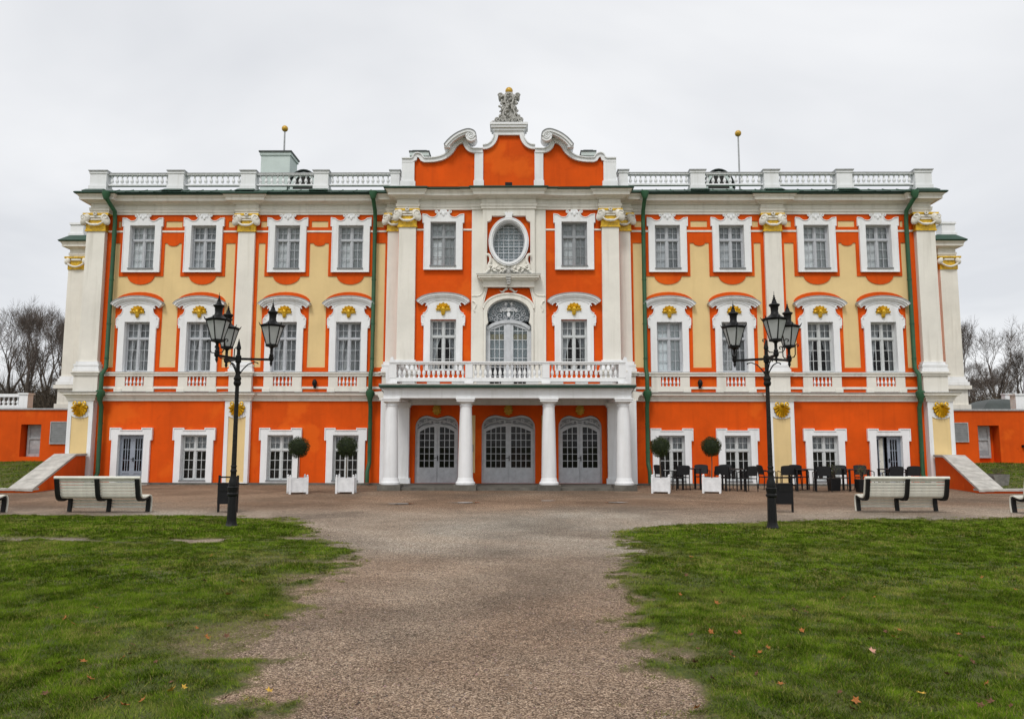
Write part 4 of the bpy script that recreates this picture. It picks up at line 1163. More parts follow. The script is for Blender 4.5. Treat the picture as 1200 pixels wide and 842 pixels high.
for a, b, y in ((-4.22, -3.50, 1.0), (3.12, 3.64, 1.0)):
    c = MB().box(a, b, y, y + .8, 12.2, 13.85).box(a - .05, b + .05, y - .05, y + .85, 13.85, 14.02).box(a - .02, b + .02, y - .02, y + .82, 13.78, 13.85).build('chimney', 'chimney_green', palace)
    MB().box(a - .08, b + .08, y - .08, y + .88, 14.02, 14.07).box(a + .05, b - .05, y + .05, y + .75, 14.07, 14.14).build('cap', 'slate', c)

# ---- drain pipes and floodlights
def pipe(pts, hop, xb):
    p = MB().tube(pts, .082, 10).build('drain_pipe', 'pipe_green', palace, smooth=60)
    h = MB().lathe([(.09, -.25), (.12, -.10), (.17, .0), (.17, .16), (.11, .2)], n=10).build('hopper', 'pipe_green', p, hop, smooth=50)
    g = MB().lathe([(.085, -.22), (.16, .0), (.16, .10)], n=10).build('outlet', 'pipe_green', p, pts[0], smooth=50)
    br = MB()
    for z in (10.1, 8.2, 6.4, 5.0, 2.4, 1.3):
        br.lathe([(.095, z - .025), (.095, z + .025)], xb[0] if z > 4.45 else xb[1], pts[3][1], n=10)
    br.build('bracket', 'pipe_green', p)
for s in (-1, 1):
    pipe([(s * 16.25, -.74, 11.60), (s * 16.24, -.70, 11.42), (s * 16.12, -.26, 11.02), (s * 16.12, -.20, 10.6), (s * 16.12, -.20, 4.62), (s * 16.20, -.34, 4.35), (s * 16.20, -.36, 3.3), (s * 16.20, -.22, 3.05), (s * 16.20, -.20, .45), (s * 16.26, -.30, .22), (s * 16.30, -.42, .14)], (s * 16.20, -.36, 3.52), (s * 16.12, s * 16.20))
    pipe([(s * 5.46, -.74, 11.60), (s * 5.46, -.70, 11.42), (s * 5.46, -.26, 11.02), (s * 5.46, -.20, 10.6), (s * 5.46, -.20, 4.62), (s * 5.48, -.34, 4.35), (s * 5.48, -.36, 3.3), (s * 5.48, -.22, 3.05), (s * 5.48, -.20, .95), (s * 5.48, -.22, .85), (s * 5.52, -.36, .55), (s * 5.52, -.38, .1)], (s * 5.48, -.36, 3.52), (s * 5.46, s * 5.48))
FL = MB().ell((0, -.05, 0), (.10, .10, .15), 10, 8).box(-.05, .05, -.02, .06, -.2, -.1).mesh('floodlight', 'black_iron', 50)
for x in (-7.75, 7.62): link('floodlight', FL, palace, (x, -.10, 4.02))
MB().box(-.14, .14, -1.22, -1.0, 11.72, 11.90).build('floodlight', 'black_iron', palace)

# ---- set-back rear blocks behind the wings
for s in (-1, 1):
    a, b = sorted((s * 22.25, s * 17.25))
    MB().box(a, b, 7.2, 14, 2.5, 11.4).build('rear_block_wall', 'orange', palace)
    a, b = sorted((s * 22.30, s * 21.45)); pr = MB().box(a, b, 7.0, 7.25, 4.9, 10.3).build('pilaster', 'cream', palace)
    m_ = MB()
    for g, z0, z1 in ((.16, 4.50, 4.66), (.10, 4.66, 4.80), (.05, 4.80, 4.92)): m_.box(a - g, b + g, 7.0 - g, 7.26, z0, z1)
    m_.build('base', 'white', pr)
    MB().box(a - .08, b + .08, 6.92, 7.26, 3.4, 4.3).box(a - .22, b + .22, 6.78, 7.26, 4.3, 4.48).box(a - .16, b + .16, 6.84, 7.26, 3.2, 3.55).build('pedestal', 'cream', pr)
    MB().box(a - .02, b + .02, 6.96, 7.26, 10.3, 10.86).box(a - .16, b + .16, 6.86, 7.26, 10.86, 10.95).build('capital', 'gold', pr)
    v_ = MB(); xc = (a + b) / 2
    for sx in (-1, 1): v_.ell((xc + sx * .44, 6.92, 10.72), (.14, .12, .19), 12, 8, Matrix.Rotation(R(-28 * sx), 3, 'Y'))
    v_.tube([(xc + t * .40, 6.86, 10.42 + .16 * t * t) for t in np.linspace(-1, 1, 11)], .05, 8); v_.box(xc - .24, xc + .24, 6.88, 6.97, 10.75, 10.84)
    v_.build('volutes', 'cream', pr, smooth=50)
    L = [(-22.24, 14), (-22.24, 6.97), (-21.4, 6.97), (-21.4, 7.18), (-17.3, 7.18)]
    if s > 0: L = [(-p, q_) for p, q_ in reversed(L)]
    MB().sweep(L, [(-.5, ZA), (.02, ZA), (.02, ZA + .10), (.05, ZA + .10), (.05, ZA + .20), (.01, ZA + .24), (.01, ZA + .40), (.10, ZA + .44), (.18, ZA + .48), (.28, ZA + .49), (.28, ZA + .60), (.33, ZA + .68), (.37, ZA + .72), (-.5, ZA + .72)]).build('cornice', 'cream', palace)
    MB().sweep(L, [(-.6, ZA + .723), (.40, ZA + .723), (.43, ZA + .78), (.05, ZA + 1.12), (-.6, ZA + 1.12)]).build('eaves_gutter', 'roof_green', palace)
    MB().box(min(s * 22.2, s * 17.3), max(s * 22.2, s * 17.3), 7.3, 14, 12.0, 12.1).build('roof', 'roof_green', palace)
    a, b = sorted((s * 22.36, s * 21.70)); MB().box(a, b, 7.05, 7.6, 12.0, 12.66).box(a - .06, b + .06, 7.0, 7.65, 12.0, 12.2).box(a - .05, b + .05, 7.0, 7.65, 12.64, 12.74).build('balustrade_post', 'white', palace)

# ================================================================== GROUND
def vnoise(x, y, seed=0):
    xi = np.floor(x).astype(np.int64); yi = np.floor(y).astype(np.int64)
    fx = x - xi; fy = y - yi
    fx = fx * fx * (3 - 2 * fx); fy = fy * fy * (3 - 2 * fy)
    def h(a, b):
        n = (a * 374761393 + b * 668265263 + seed * 974634777) & 0x7fffffff
        n = ((n ^ (n >> 13)) * 1274126177) & 0x7fffffff
        return ((n ^ (n >> 16)) & 0xffff) / 65535.0
    return (h(xi, yi) * (1 - fx) + h(xi + 1, yi) * fx) * (1 - fy) + (h(xi, yi + 1) * (1 - fx) + h(xi + 1, yi + 1) * fx) * fy
def fbm(x, y, sc, seed=0, oct_=4):
    s = np.zeros_like(x); a = 0.5; t = 0
    for k in range(oct_):
        s += a * vnoise(x * sc, y * sc, seed + k * 17); t += a; a *= .55; sc *= 2.03
    return s / t
def sstep(a, b, v):
    t = np.clip((v - a) / (b - a), 0, 1); return t * t * (3 - 2 * t)
LY = np.array([-31, -28, -25.6, -24.0, -22.9, -21.6, -20.1, -18.7, -17.6, -16.4, -14.8, -13.5, -10.0])
LX = np.array([-1.15, -1.15, -1.2, -1.40, -1.36, -1.6, -1.95, -2.15, -2.75, -3.3, -3.9, -4.6, -6.0])
RY_ = np.array([-31, -28, -25.5, -24.5, -22.8, -21.0, -18.9, -17.6, -16.5, -15.5, -14.6, -14.0, -13.4, -10.0])
RX_ = np.array([1.2, 1.2, 1.30, 1.38, 1.42, 1.48, 1.95, 2.25, 2.1, 2.6, 3.6, 4.8, 7.0, 20.0])
def turf_mask(x, y):
    wob = (fbm(x, y, .9, 3) - .5) * .7 + (fbm(x, y, 3.5, 5) - .5) * .9
    dl = np.interp(y, LY, LX) - x                  # inside left lawn when positive
    dr = x - np.interp(y, RY_, RX_)
    topl = -13.25 - y + .12 * np.sin(x * 1.7)
    tr_ = np.interp(x, [0, 3, 5, 7, 12, 30], [-14.9, -14.9, -14.2, -13.6, -13.15, -13.0]) - y
    L_ = np.minimum(dl, topl); R_ = np.minimum(dr, tr_)
    d = np.maximum(L_, R_) + wob * .75
    t = sstep(-.30, .42, d + (fbm(x, y, 9.0, 8) - .5) * .8)
    # worn strip across the left lawn and thin patches
    st = np.exp(-((y + 17.35 + .12 * np.sin(x * .9)) / .34) ** 2) * sstep(-1.8, -3.2, x) * (0.55 + .50 * sstep(-9.5, -4.0, x)) * sstep(.36, .56, fbm(x * .8, y * 1.5, 1.3, 11))
    t = t * (1 - np.clip(st * 1.35, 0, .95))
    thin = sstep(.48, .66, fbm(x, y, .8, 21)) * np.where(x < 0, .72, .40) * sstep(1.9, .2, np.abs(d))
    return np.clip(t - thin, 0, 1)
def relief(x, y):
    return (fbm(x, y, .5, 31) - .5) * .05 + (fbm(x, y, 3.0, 37) - .5) * .02
def axis_pts(lo, a, b, hi, step, grow):
    p = list(np.arange(a, b + 1e-6, step)); q = [b]; s_ = step
    while q[-1] < hi: s_ *= grow; q.append(q[-1] + s_)
    r_ = [a]; s_ = step
    while r_[-1] > lo: s_ *= grow; r_.append(r_[-1] - s_)
    return np.array(sorted(set(np.round(r_[1:] + p + q[1:], 4))))
gx = axis_pts(-700, -15, 15, 700, .125, 1.35)
gy = axis_pts(-500, -27, -6, 600, .125, 1.35)
X, Y = np.meshgrid(gx, gy)
far = sstep(16, 20, np.abs(X)) + sstep(-4, -2, Y) + sstep(-28, -32, Y)
Tm = turf_mask(X, Y)
Z = relief(X, Y) * np.clip(1 - far, 0, 1) + .015 * Tm * np.clip(1 - far, 0, 1)
Z = np.where(Y > -6.5, Z * sstep(-4.5, -6.5, Y), Z) - .004 * np.clip(far, 0, 1)
damp = sstep(-13.0, -9.0, Y + (fbm(X, Y, .35, 41) - .5) * 2.5)
greyed = sstep(-21, -17.5, Y + (fbm(X, Y, .4, 43) - .5) * 3) * sstep(-9.5, -13.0, Y + (fbm(X, Y, .3, 47) - .5) * 3)
ny, nx = X.shape
V = np.stack([X.ravel(), Y.ravel(), Z.ravel()], 1)
I = np.arange(ny * nx).reshape(ny, nx)
Q = np.stack([I[:-1, :-1], I[:-1, 1:], I[1:, 1:], I[1:, :-1]], -1).reshape(-1, 4)
fm = Tm.ravel()[Q].mean(1) > .5
def grid_object(name, quads, V, attrs, mat):
    used = np.unique(quads); mp = np.full(len(V), -1); mp[used] = np.arange(len(used))
    me = bpy.data.meshes.new(name)
    vv = V[used]; qq = mp[quads]
    me.vertices.add(len(vv)); me.vertices.foreach_set('co', vv.ravel().astype(np.float32))
    me.loops.add(qq.size); me.loops.foreach_set('vertex_index', qq.ravel().astype(np.int32))
    me.polygons.add(len(qq)); me.polygons.foreach_set('loop_start', np.arange(0, qq.size, 4, dtype=np.int32))
    me.update(calc_edges=True); me.validate()
    for k, a in attrs.items():
        at = me.attributes.new(k, 'FLOAT', 'POINT'); at.data.foreach_set('value', a.ravel()[used].astype(np.float32))
    for p in me.polygons: p.use_smooth = True
    me.materials.append(MAT[mat])
    return link(name, me)
AT = dict(turf=Tm, damp=damp, greyed=greyed)
structure(grid_object('gravel_forecourt', Q[~fm], V, AT, 'ground'), 'brown gravel forecourt and broad path leading to the palace porch', 'gravel')
# the two lawns
cxq = V[Q].mean(1)[:, 0]
structure(grid_object('lawn', Q[fm & (cxq < 0)], V, AT, 'ground'), 'worn green lawn left of the gravel path', 'lawn')
structure(grid_object('lawn', Q[fm & (cxq >= 0)], V, AT, 'ground'), 'green lawn with scattered leaves right of the gravel path', 'lawn')

def tri_soup(name, P, C, mat, kind='stuff'):
    # P: (n, 3, 3) triangle corners, C: (n, 3) colour per triangle
    n = len(P)
    me = bpy.data.meshes.new(name)
    me.vertices.add(n * 3); me.vertices.foreach_set('co', P.reshape(-1).astype(np.float32))
    me.loops.add(n * 3); me.loops.foreach_set('vertex_index', np.arange(n * 3, dtype=np.int32))
    me.polygons.add(n); me.polygons.foreach_set('loop_start', np.arange(0, n * 3, 3, dtype=np.int32))
    me.update(calc_edges=True)
    ca = me.color_attributes.new('tone', 'FLOAT_COLOR', 'POINT')
    cc = np.ones((n * 3, 4), np.float32); cc[:, :3] = np.repeat(C, 3, 0)
    ca.data.foreach_set('color', cc.ravel())
    me.materials.append(MAT[mat])
    o = link(name, me); o['kind'] = kind
    return o
def frustum_samples(n, ymin, ymax, margin=1.06):
    y = rng.uniform(ymin, ymax, n * 2); d = y + CAMD
    keep = rng.random(n * 2) < d / d.max(); y = y[keep]; d = d[keep]
    x = CAMX + rng.uniform(-1, 1, len(y)) * (d * .70 * margin)
    return x, y
def blades(x, y, z, hmin, hmax, wid, tone_shift=0.0):
    n = len(x)
    flow = fbm(x, y, 1.6, 55) * 14 + fbm(x, y, 6.0, 57) * 5
    a = np.where(rng.random(n) < .55, flow + rng.normal(0, .6, n), rng.uniform(0, 2 * PI, n)); lean = rng.uniform(.35, 1.45, n); h = rng.uniform(hmin, hmax, n)
    tall = fbm(x, y, 1.2, 51); tuft = fbm(x, y, 5.5, 53); h = h * (.45 + .7 * tall + .75 * tuft ** 2)
    w = wid * rng.uniform(.7, 1.3, n)
    dx, dy = np.cos(a), np.sin(a); b = a + rng.uniform(-.9, .9, n) + PI / 2
    ex, ey = np.cos(b) * w, np.sin(b) * w
    P = np.empty((n, 3, 3))
    P[:, 0] = np.stack([x - ex, y - ey, z - .004], 1); P[:, 1] = np.stack([x + ex, y + ey, z - .004], 1)
    P[:, 2] = np.stack([x + dx * h * lean, y + dy * h * lean, z + h * np.cos(lean * .85)], 1)
    t = rng.random(n); big = fbm(x, y, .7, 61); sm = fbm(x, y, 8.0, 63); md = fbm(x, y, 3.2, 65)
    g0 = np.array([.038, .078, .004]); g1 = np.array([.150, .232, .014]); dry = np.array([.34, .285, .095]); olive = np.array([.135, .155, .026])
    C = g0 + (g1 - g0) * np.clip(t * .75 + (sm - .4) * .9, 0, 1)[:, None]
    k = (rng.random(n) < .13 + .48 * sstep(.48, .68, big * .45 + md * .55) * (.3 + sm) + tone_shift)[:, None]
    C = np.where(k, olive + (dry - olive) * rng.random((n, 1)) ** 1.4, C)
    C = C * (.70 + .60 * sm)[:, None]
    return P, C
GP, GC = [], []
for n, ya, yb, h0, h1, w in ((760000, -26.2, -21.5, .016, .044, .0022), (480000, -21.5, -17.0, .018, .046, .0038), (300000, -17.0, -12.8, .025, .050, .0075)):
    x, y = frustum_samples(n, ya, yb)
    tm = turf_mask(x, y)
    k = rng.random(len(x)) < np.clip((tm - .07) * 1.2, 0, 1) * np.clip(.15 + 1.9 * (fbm(x, y, 6.5, 71) - .25), .12, 1)
    x, y, tm = x[k], y[k], tm[k]
    P_, C_ = blades(x, y, relief(x, y) + .015 * tm, h0, h1, w)
    P_[:, 2, 2] = P_[:, 0, 2] + (P_[:, 2, 2] - P_[:, 0, 2]) * (.45 + .55 * tm)
    dk = ((1 - tm) * .9)[:, None]; C_ = C_ * (1 - dk) + np.array([.22, .20, .070]) * dk
    GP.append(P_); GC.append(C_)
for side, sgn in (('left', -1), ('right', 1)):
    PP = np.concatenate(GP); CC_ = np.concatenate(GC); kk = (PP[:, 0, 0] * sgn > 0)
    o = tri_soup('grass', PP[kk], CC_[kk], 'grass_blade')
    o['label'] = 'short mown grass blades of the %s lawn' % side; o['category'] = 'grass'
# loose stones on the near part of the path
x, y = frustum_samples(120000, -26.2, -15.5)
tm = turf_mask(x, y); k = (tm < .35) & (rng.random(len(x)) < (.35 + .65 * fbm(x, y, 1.0, 81)) * np.clip((-14.0 - y) / 9, .12, 1))
x, y = x[k][:26000], y[k][:26000]; n = len(x); z = relief(x, y)
r_ = rng.uniform(.0025, .0075, n) * (1 + .8 * (rng.random(n) < .08))
octv = np.array([[1, 0, 0], [0, 1, 0], [-1, 0, 0], [0, -1, 0], [0, 0, .75], [0, 0, -.5]]); octf = np.array([[0, 1, 4], [1, 2, 4], [2, 3, 4], [3, 0, 4]])
jit = rng.uniform(.6, 1.35, (n, 6, 1)); ang = rng.uniform(0, 2 * PI, n); ca, sa = np.cos(ang), np.sin(ang)
ov = octv[None] * jit * r_[:, None, None]
rx = ov[..., 0] * ca[:, None] - ov[..., 1] * sa[:, None]; ry = ov[..., 0] * sa[:, None] + ov[..., 1] * ca[:, None]
ov = np.stack([rx + x[:, None], ry + y[:, None], ov[..., 2] + z[:, None] + .001], -1)
tone = np.array([.20, .150, .120]) * rng.uniform(.35, 1.9, (n, 1)) * (1 + rng.uniform(-.12, .12, (n, 3)))
o = tri_soup('gravel', ov[:, octf].reshape(-1, 3, 3), np.repeat(tone, 4, 0), 'stone_bits')
o['label'] = 'loose pinkish gravel stones on the path'; o['category'] = 'gravel'

# puddles on the forecourt
for x, y, rx, ry, lb in ((-2.75, -9.5, .33, .10, 'leftmost thin rain puddle on the gravel before the porch'), (-1.05, -9.3, .42, .11, 'largest rain puddle on the gravel before the porch'), (1.18, -8.5, .20, .06, 'smallest rain puddle right of the porch axis'), (3.08, -9.05, .30, .08, 'rightmost rain puddle on the gravel before the porch')):
    pts = [(x + rx * (1 + .25 * math.sin(3 * a + x)) * math.cos(a), y + ry * (1 + .2 * math.sin(2 * a)) * math.sin(a), 0) for a in np.linspace(0, 2 * PI, 25)[:-1]]
    zz = float(relief(np.array([x]), np.array([y]))[0]) + .022
    o = MB().add([(a, b, zz) for a, b, _ in pts], [tuple(range(24))]).build('puddle', 'puddle_water'); tag(o, lb, 'puddle', 'puddles on the forecourt', 'structure')

# upper garden behind the terrace walls
for s, nm in ((-1, 'left'), (1, 'right')):
    a, b = sorted((s * 17.3, s * 500))
    o = MB().add([(a, 3.8, 3.0), (b, 3.8, 3.0), (b, 500, 3.2), (a, 500, 3.2)], [(0, 1, 2, 3)]).build('upper_garden_ground', 'thicket'); structure(o, 'leaf strewn garden ground behind the %s terrace wall' % nm, 'ground')

# ================================================================== TERRACE WALLS, BANKS AND RAMP WALLS
ramp_B = {-1: (-15.55, -5.25), 1: (15.75, -4.6)}
for s, nm in ((-1, 'left'), (1, 'right')):
    fx = (lambda lp: lp) if s < 0 else mir
    t = empty('terrace_wall', (s * 25, 3.5, 0)); tag(t, 'low orange terrace wall with a grey shutter %s of the palace' % nm, 'wall', 'terrace walls beside the palace')
    rec = rect(-21.80, -20.90, 1.02, 2.45) if s < 0 else mir(rect(20.68, 21.62, .74, 2.45)) if False else rect(20.68, 21.62, .74, 2.45)
    w0, w1 = sorted((s * 17.45, s * 46))
    def loc(o): o.parent = t; o.location = (-s * 25, -3.5, 0); return o
    loc(MB().prism([rect(w0, w1, -.3, 3.10), rec], 3.5, 4.1).build('wall', 'orange'))
    loc(MB().box(w0, w1, 3.44, 4.2, 3.10, 3.17).build('coping', 'shutter_grey'))
    xa, xb = (-21.72, -20.98) if s < 0 else (20.70, 21.42)
    sh = loc(MB().box(xa, xa + .10, 3.86, 3.96, 1.02, 2.44).box(xb - .10, xb, 3.86, 3.96, 1.02, 2.44).box(xa + .1, xb - .1, 3.86, 3.96, 2.34, 2.44).box(xa + .1, xb - .1, 3.86, 3.96, 1.02, 1.14).box(xa + .1, xb - .1, 3.85, 3.95, 1.80, 1.86).build('shutter', 'shutter_grey'))
    MB().box(xa + .10, xb - .10, 3.90, 3.95, 1.14, 1.80).box(xa + .10, xb - .10, 3.90, 3.95, 1.86, 2.34).build('board', 'shutter_grey', sh)
    MB().box(xa + .12, xb - .12, 3.885, 3.90, 1.16, 1.36).build('vent', 'sash_dark', sh)
    loc(MB().box(xa - .09, xb + .21, 4.0, 4.05, .7, 2.5).build('recess_back', 'orange'))
    xa, xb = (-20.42, -19.55) if s < 0 else (19.20, 20.20)
    gb = loc(MB().box(xa, xb, 3.46, 3.49, 1.62 if s < 0 else 1.76, 2.54).build('notice_board', 'board_grey'))
    fr2 = MB()
    za = 1.62 if s < 0 else 1.76
    fr2.box(xa - .04, xa, 3.44, 3.5, za - .04, 2.58).box(xb, xb + .04, 3.44, 3.5, za - .04, 2.58).box(xa, xb, 3.44, 3.5, 2.54, 2.58).box(xa, xb, 3.44, 3.5, za - .04, za)
    for k in range(7): fr2.box(xa + .04, xb - .04, 3.452, 3.462, za + .10 + .10 * k, za + .105 + .10 * k)
    fr2.build('frame', 'shutter_grey', gb)
    if s > 0: loc(MB().box(22.55, 23.1, 3.36, 3.5, 1.50, 1.60).build('ledge', 'black_iron'))
    # balustrade on the terrace
    q0 = 22.25 if s < 0 else 23.1
    tb = loc(MB().box(*sorted((s * q0, s * (q0 + .4))), 4.5, 4.9, 3.17, 3.86).box(*sorted((s * (q0 - .05), s * (q0 + .45))), 4.45, 4.95, 3.86, 3.92).box(*sorted((s * (q0 + .4), s * 30)), 4.55, 4.85, 3.17, 3.36).box(*sorted((s * (q0 + .4), s * 30)), 4.53, 4.87, 3.74, 3.88).build('terrace_balustrade', 'white'))
    bm_ = BAL_AP
    for k in range(14): link('baluster', bm_, tb, (s * (q0 + .57 + .22 * k), 4.7, 3.36), scale=(1.6, 1.6, 1.02))
    # grass bank
    n1, n2 = 26, 22
    vs, fs = [], []
    Bx, By = ramp_B[s]
    for j in range(n2 + 1):
        v = j / n2; y = 3.5 + (By - .05 - 3.5) * v
        xin = abs(17.75 + (abs(Bx) + .75 - 17.75) * np.clip((.0 - y) / (-By), 0, 1))
        for i in range(n1 + 1):
            u = (i / n1) ** 1.6
            x = xin + (50 - xin) * u
            zz = .72 * (1 - v) ** 1.15 + .10
            vs.append((s * x, y, zz + .02 * math.sin(3 * x + 2 * y)))
    for j in range(n2):
        for i in range(n1): a = j * (n1 + 1) + i; fs.append((a, a + 1, a + n1 + 2, a + n1 + 1))
    o = MB().add(vs, fs).build('grass_bank', 'ground', smooth=180)
    at = o.data.attributes.new('turf', 'FLOAT', 'POINT'); at.data.foreach_set('value', np.full(len(o.data.vertices), 1.3, np.float32))
    structure(o, 'sloping grass bank below the %s terrace wall' % nm, 'bank')
    VV = np.array(vs); nn = 26000
    px = rng.uniform(0, 1, nn); pv = rng.uniform(0, 1, nn)
    yy = 3.45 + (By - 3.45) * pv; xin = 17.75 + (abs(Bx) + .75 - 17.75) * np.clip(-yy / (-By), 0, 1); xx = xin + 9 * px ** 1.2
    P_, C_ = blades(s * xx, yy, .72 * (1 - pv) ** 1.15 + .10 + .02 * np.sin(3 * xx + 2 * yy), 0.03, .065, .011)
    o = tri_soup('grass', P_, C_, 'grass_blade'); o['label'] = 'grass covering the bank below the %s terrace wall' % nm; o['category'] = 'grass'
    # sloping ramp wall with stone coping
    rw = empty('ramp_wall', (s * 16.6, -.4, 0)); tag(rw, 'orange sloping side wall with pale stone coping at the palace\'s %s corner' % nm, 'wall', 'sloping side walls at the palace corners')
    A = Vector((s * 16.62, -.36)); B = Vector((Bx, By)); D_ = B - A; outv = Vector((s * .80, .12))
    def plan_pt(t_, o_=0.0): p = A + D_ * t_ + outv * o_; return p
    zt = [(0, 1.13), (.25, 1.13), (1.0, .07)]
    vs = []
    for t_, z_ in zt:
        for o_ in (0.0, 1.0):
            p = plan_pt(t_, o_); vs += [(p.x, p.y, z_), (p.x, p.y, -.3)]
    fs = []
    for k in range(2):
        a = 4 * k; fs += [(a, a + 4, a + 5, a + 1), (a + 2, a + 3, a + 7, a + 6), (a, a + 2, a + 6, a + 4)]
    fs += [(0, 1, 3, 2), (8, 10, 11, 9)]
    o = MB().add(vs, fs).build('wall', 'orange'); o.parent = rw; o.matrix_parent_inverse = Matrix.Translation((-s * 16.6, .4, 0))
    cuts = [0, .248, .252 + .19, .252 + .38, .252 + .57, 1.02]
    for k in range(5):
        t0, t1 = cuts[k] + .003, cuts[k + 1] - .003
        def zz(t_): return 1.13 if t_ <= .25 else 1.13 - (t_ - .25) / .75 * 1.06
        vs = []
        for t_ in (t0, t1):
            for o_ in (-.09, 1.06):
                p = plan_pt(t_, o_); vs += [(p.x, p.y, zz(t_) + .005), (p.x, p.y, zz(t_) + .085)]
        o = MB().add(vs, [(0, 2, 3, 1), (4, 5, 7, 6), (0, 1, 5, 4), (2, 6, 7, 3), (1, 3, 7, 5), (0, 4, 6, 2)]).build('coping_slab', 'pale_stone'); o.parent = rw; o.matrix_parent_inverse = Matrix.Translation((-s * 16.6, .4, 0))
    # low kerb that closes the bank
    x0, x1 = sorted((Bx + s * .02, s * (32 if s < 0 else 17.6)))
    k_ = empty('low_kerb', ((x0 + x1) / 2, By, 0)); tag(k_, 'low orange kerb with stone top along the foot of the %s bank' % nm, 'kerb', 'low kerbs at the banks')
    o = MB().box(x0, x1, By - .0, By + .35, -.2, .07).build('wall', 'orange'); o.parent = k_; o.matrix_parent_inverse = Matrix.Translation((-(x0 + x1) / 2, -By, 0))
    o = MB().box(x0, x1, By - .06, By + .42, .072, .14).build('coping', 'pale_stone'); o.parent = k_; o.matrix_parent_inverse = Matrix.Translation((-(x0 + x1) / 2, -By, 0))

# ================================================================== STREET LAMPS
def hexa(r0, z0, r1, z1, rot=0.0):
    return [(r * math.cos(rot + k * PI / 3), r * math.sin(rot + k * PI / 3), z) for r, z in ((r0, z0), (r1, z1)) for k in range(6)]
HR = R(-90)     # a corner of the hexagon towards -Y
def lantern_parts():
    zb, zt, rb_, rt_ = .27, .64, .105, .215
    gl_ = MB(); gl_.add(hexa(rb_, zb, rt_, zt, HR), [(k, (k + 1) % 6, 6 + (k + 1) % 6, 6 + k) for k in range(6)])
    glass = gl_.mesh('lantern_glass', 'lamp_glass')
    fr_ = MB()
    for k in range(6):
        a = HR + k * PI / 3
        fr_.tube([(rb_ * math.cos(a), rb_ * math.sin(a), zb), (rt_ * math.cos(a), rt_ * math.sin(a), zt)], .012, 5)
    fr_.lathe([(rb_ + .015, zb - .03), (rb_ + .02, zb), (rb_ + .005, zb + .015)], n=6, rot=HR)
    fr_.lathe([(rt_, zt - .015), (rt_ + .02, zt), (rt_ + .02, zt + .02)], n=6, rot=HR)
    frame = fr_.mesh('lantern_frame', 'black_iron')
    rf = MB().lathe([(rt_ + .03, zt + .02), (rt_ * .62, zt + .065), (.09, zt + .10), (.075, zt + .12), (.068, zt + .16), (.075, zt + .25), (.105, zt + .285), (.10, zt + .30), (.05, zt + .325), (.045, zt + .35)], n=12)
    for k in range(6):
        a = HR + k * PI / 3
        rf.tube([((rt_ + .02) * math.cos(a), (rt_ + .02) * math.sin(a), zt + .02), ((rt_ + .05) * math.cos(a), (rt_ + .05) * math.sin(a), zt + .075)], [.014, .004], 5)
    roof = rf.mesh('lantern_roof', 'black_iron', 40)
    fi = MB().lathe([(.045, zt + .35), (.035, zt + .37), (.042, zt + .385), (.02, zt + .40), (.028, zt + .425), (.012, zt + .44), (.018, zt + .465), (.006, zt + .48), (.003, zt + .55)], n=10)
    fin = fi.mesh('finial', 'black_iron', 40)
    bk = MB()
    bk.lathe([(.03, .03), (.045, .06), (.028, .10), (.028, .20), (.05, .225), (.09, .24)], n=10)
    bk.lathe([(.004, -.16), (.03, -.10), (.022, -.06), (.045, -.03), (.05, .0), (.05, .035)], n=10)
    for sy in (-1, 1):     # fork with scrolled ends, set across the arm
        bk.tube([(0, sy * .02, .03), (0, sy * .12, .035), (0, sy * .155, .08), (0, sy * .16, .25), (0, sy * .19, .285), (0, sy * .235, .275), (0, sy * .24, .245), (0, sy * .215, .235)], .011, 6)
    brk = bk.mesh('lantern_bracket', 'black_iron', 40)
    return glass, frame, roof, fin, brk
LGL, LFR, LRF, LFN, LBR = lantern_parts()
ZARM = 3.26
post_low = MB()
post_low.lathe([(.125, -.05), (.125, .035), (.105, .06), (.095, .10), (.09, .13)], n=8, rot=PI / 8)
post_low.lathe([(.088, .13), (.080, .60)], n=8, rot=PI / 8)
post_low.lathe([(.082, .60), (.105, .625), (.105, .65), (.085, .67), (.10, .74), (.105, .77), (.085, .79), (.088, .82), (.075, .90), (.055, .97), (.052, 1.05), (.062, 1.07), (.062, 1.09), (.05, 1.11), (.05, 1.15), (.058, 1.165), (.05, 1.19)], n=16)
post_low = post_low.mesh('post_base', 'black_iron', 35)
post_up = MB().lathe([(.047, 1.19), (.037, 2.72)], n=12).lathe([(.037, 2.72), (.06, 2.74), (.075, 2.78), (.06, 2.83), (.075, 2.87), (.05, 2.93), (.038, 2.97), (.036, 3.18)], n=12)
post_up = post_up.mesh('post', 'worn_iron', 35)
post_top = MB().lathe([(.036, 3.17), (.06, 3.20), (.06, 3.31), (.036, 3.34), (.034, 3.44), (.05, 3.46), (.045, 3.49), (.003, 3.66)], n=8).mesh('post_finial', 'black_iron', 35)
ARM_L = .62
arm = MB().box(.03, ARM_L, -.02, .02, ZARM - .022, ZARM + .022)
arm.tube([(.035, 0, 2.96), (.10, 0, 3.06), (.18, 0, 3.15), (.30, 0, 3.205), (.36, 0, 3.19), (.38, 0, 3.17)], .012, 6)
arm.tube([(.05, 0, 2.90), (.03, 0, 2.95), (.045, 0, 3.02)], .012, 6)
arm = arm.mesh('lamp_arm', 'black_iron')
lamps = (((-5.13, -15.45), 12, 'cast iron street lamp with three lanterns on the left lawn edge'), ((5.22, -15.50), 148, 'cast iron street lamp with three lanterns on the right lawn edge'))
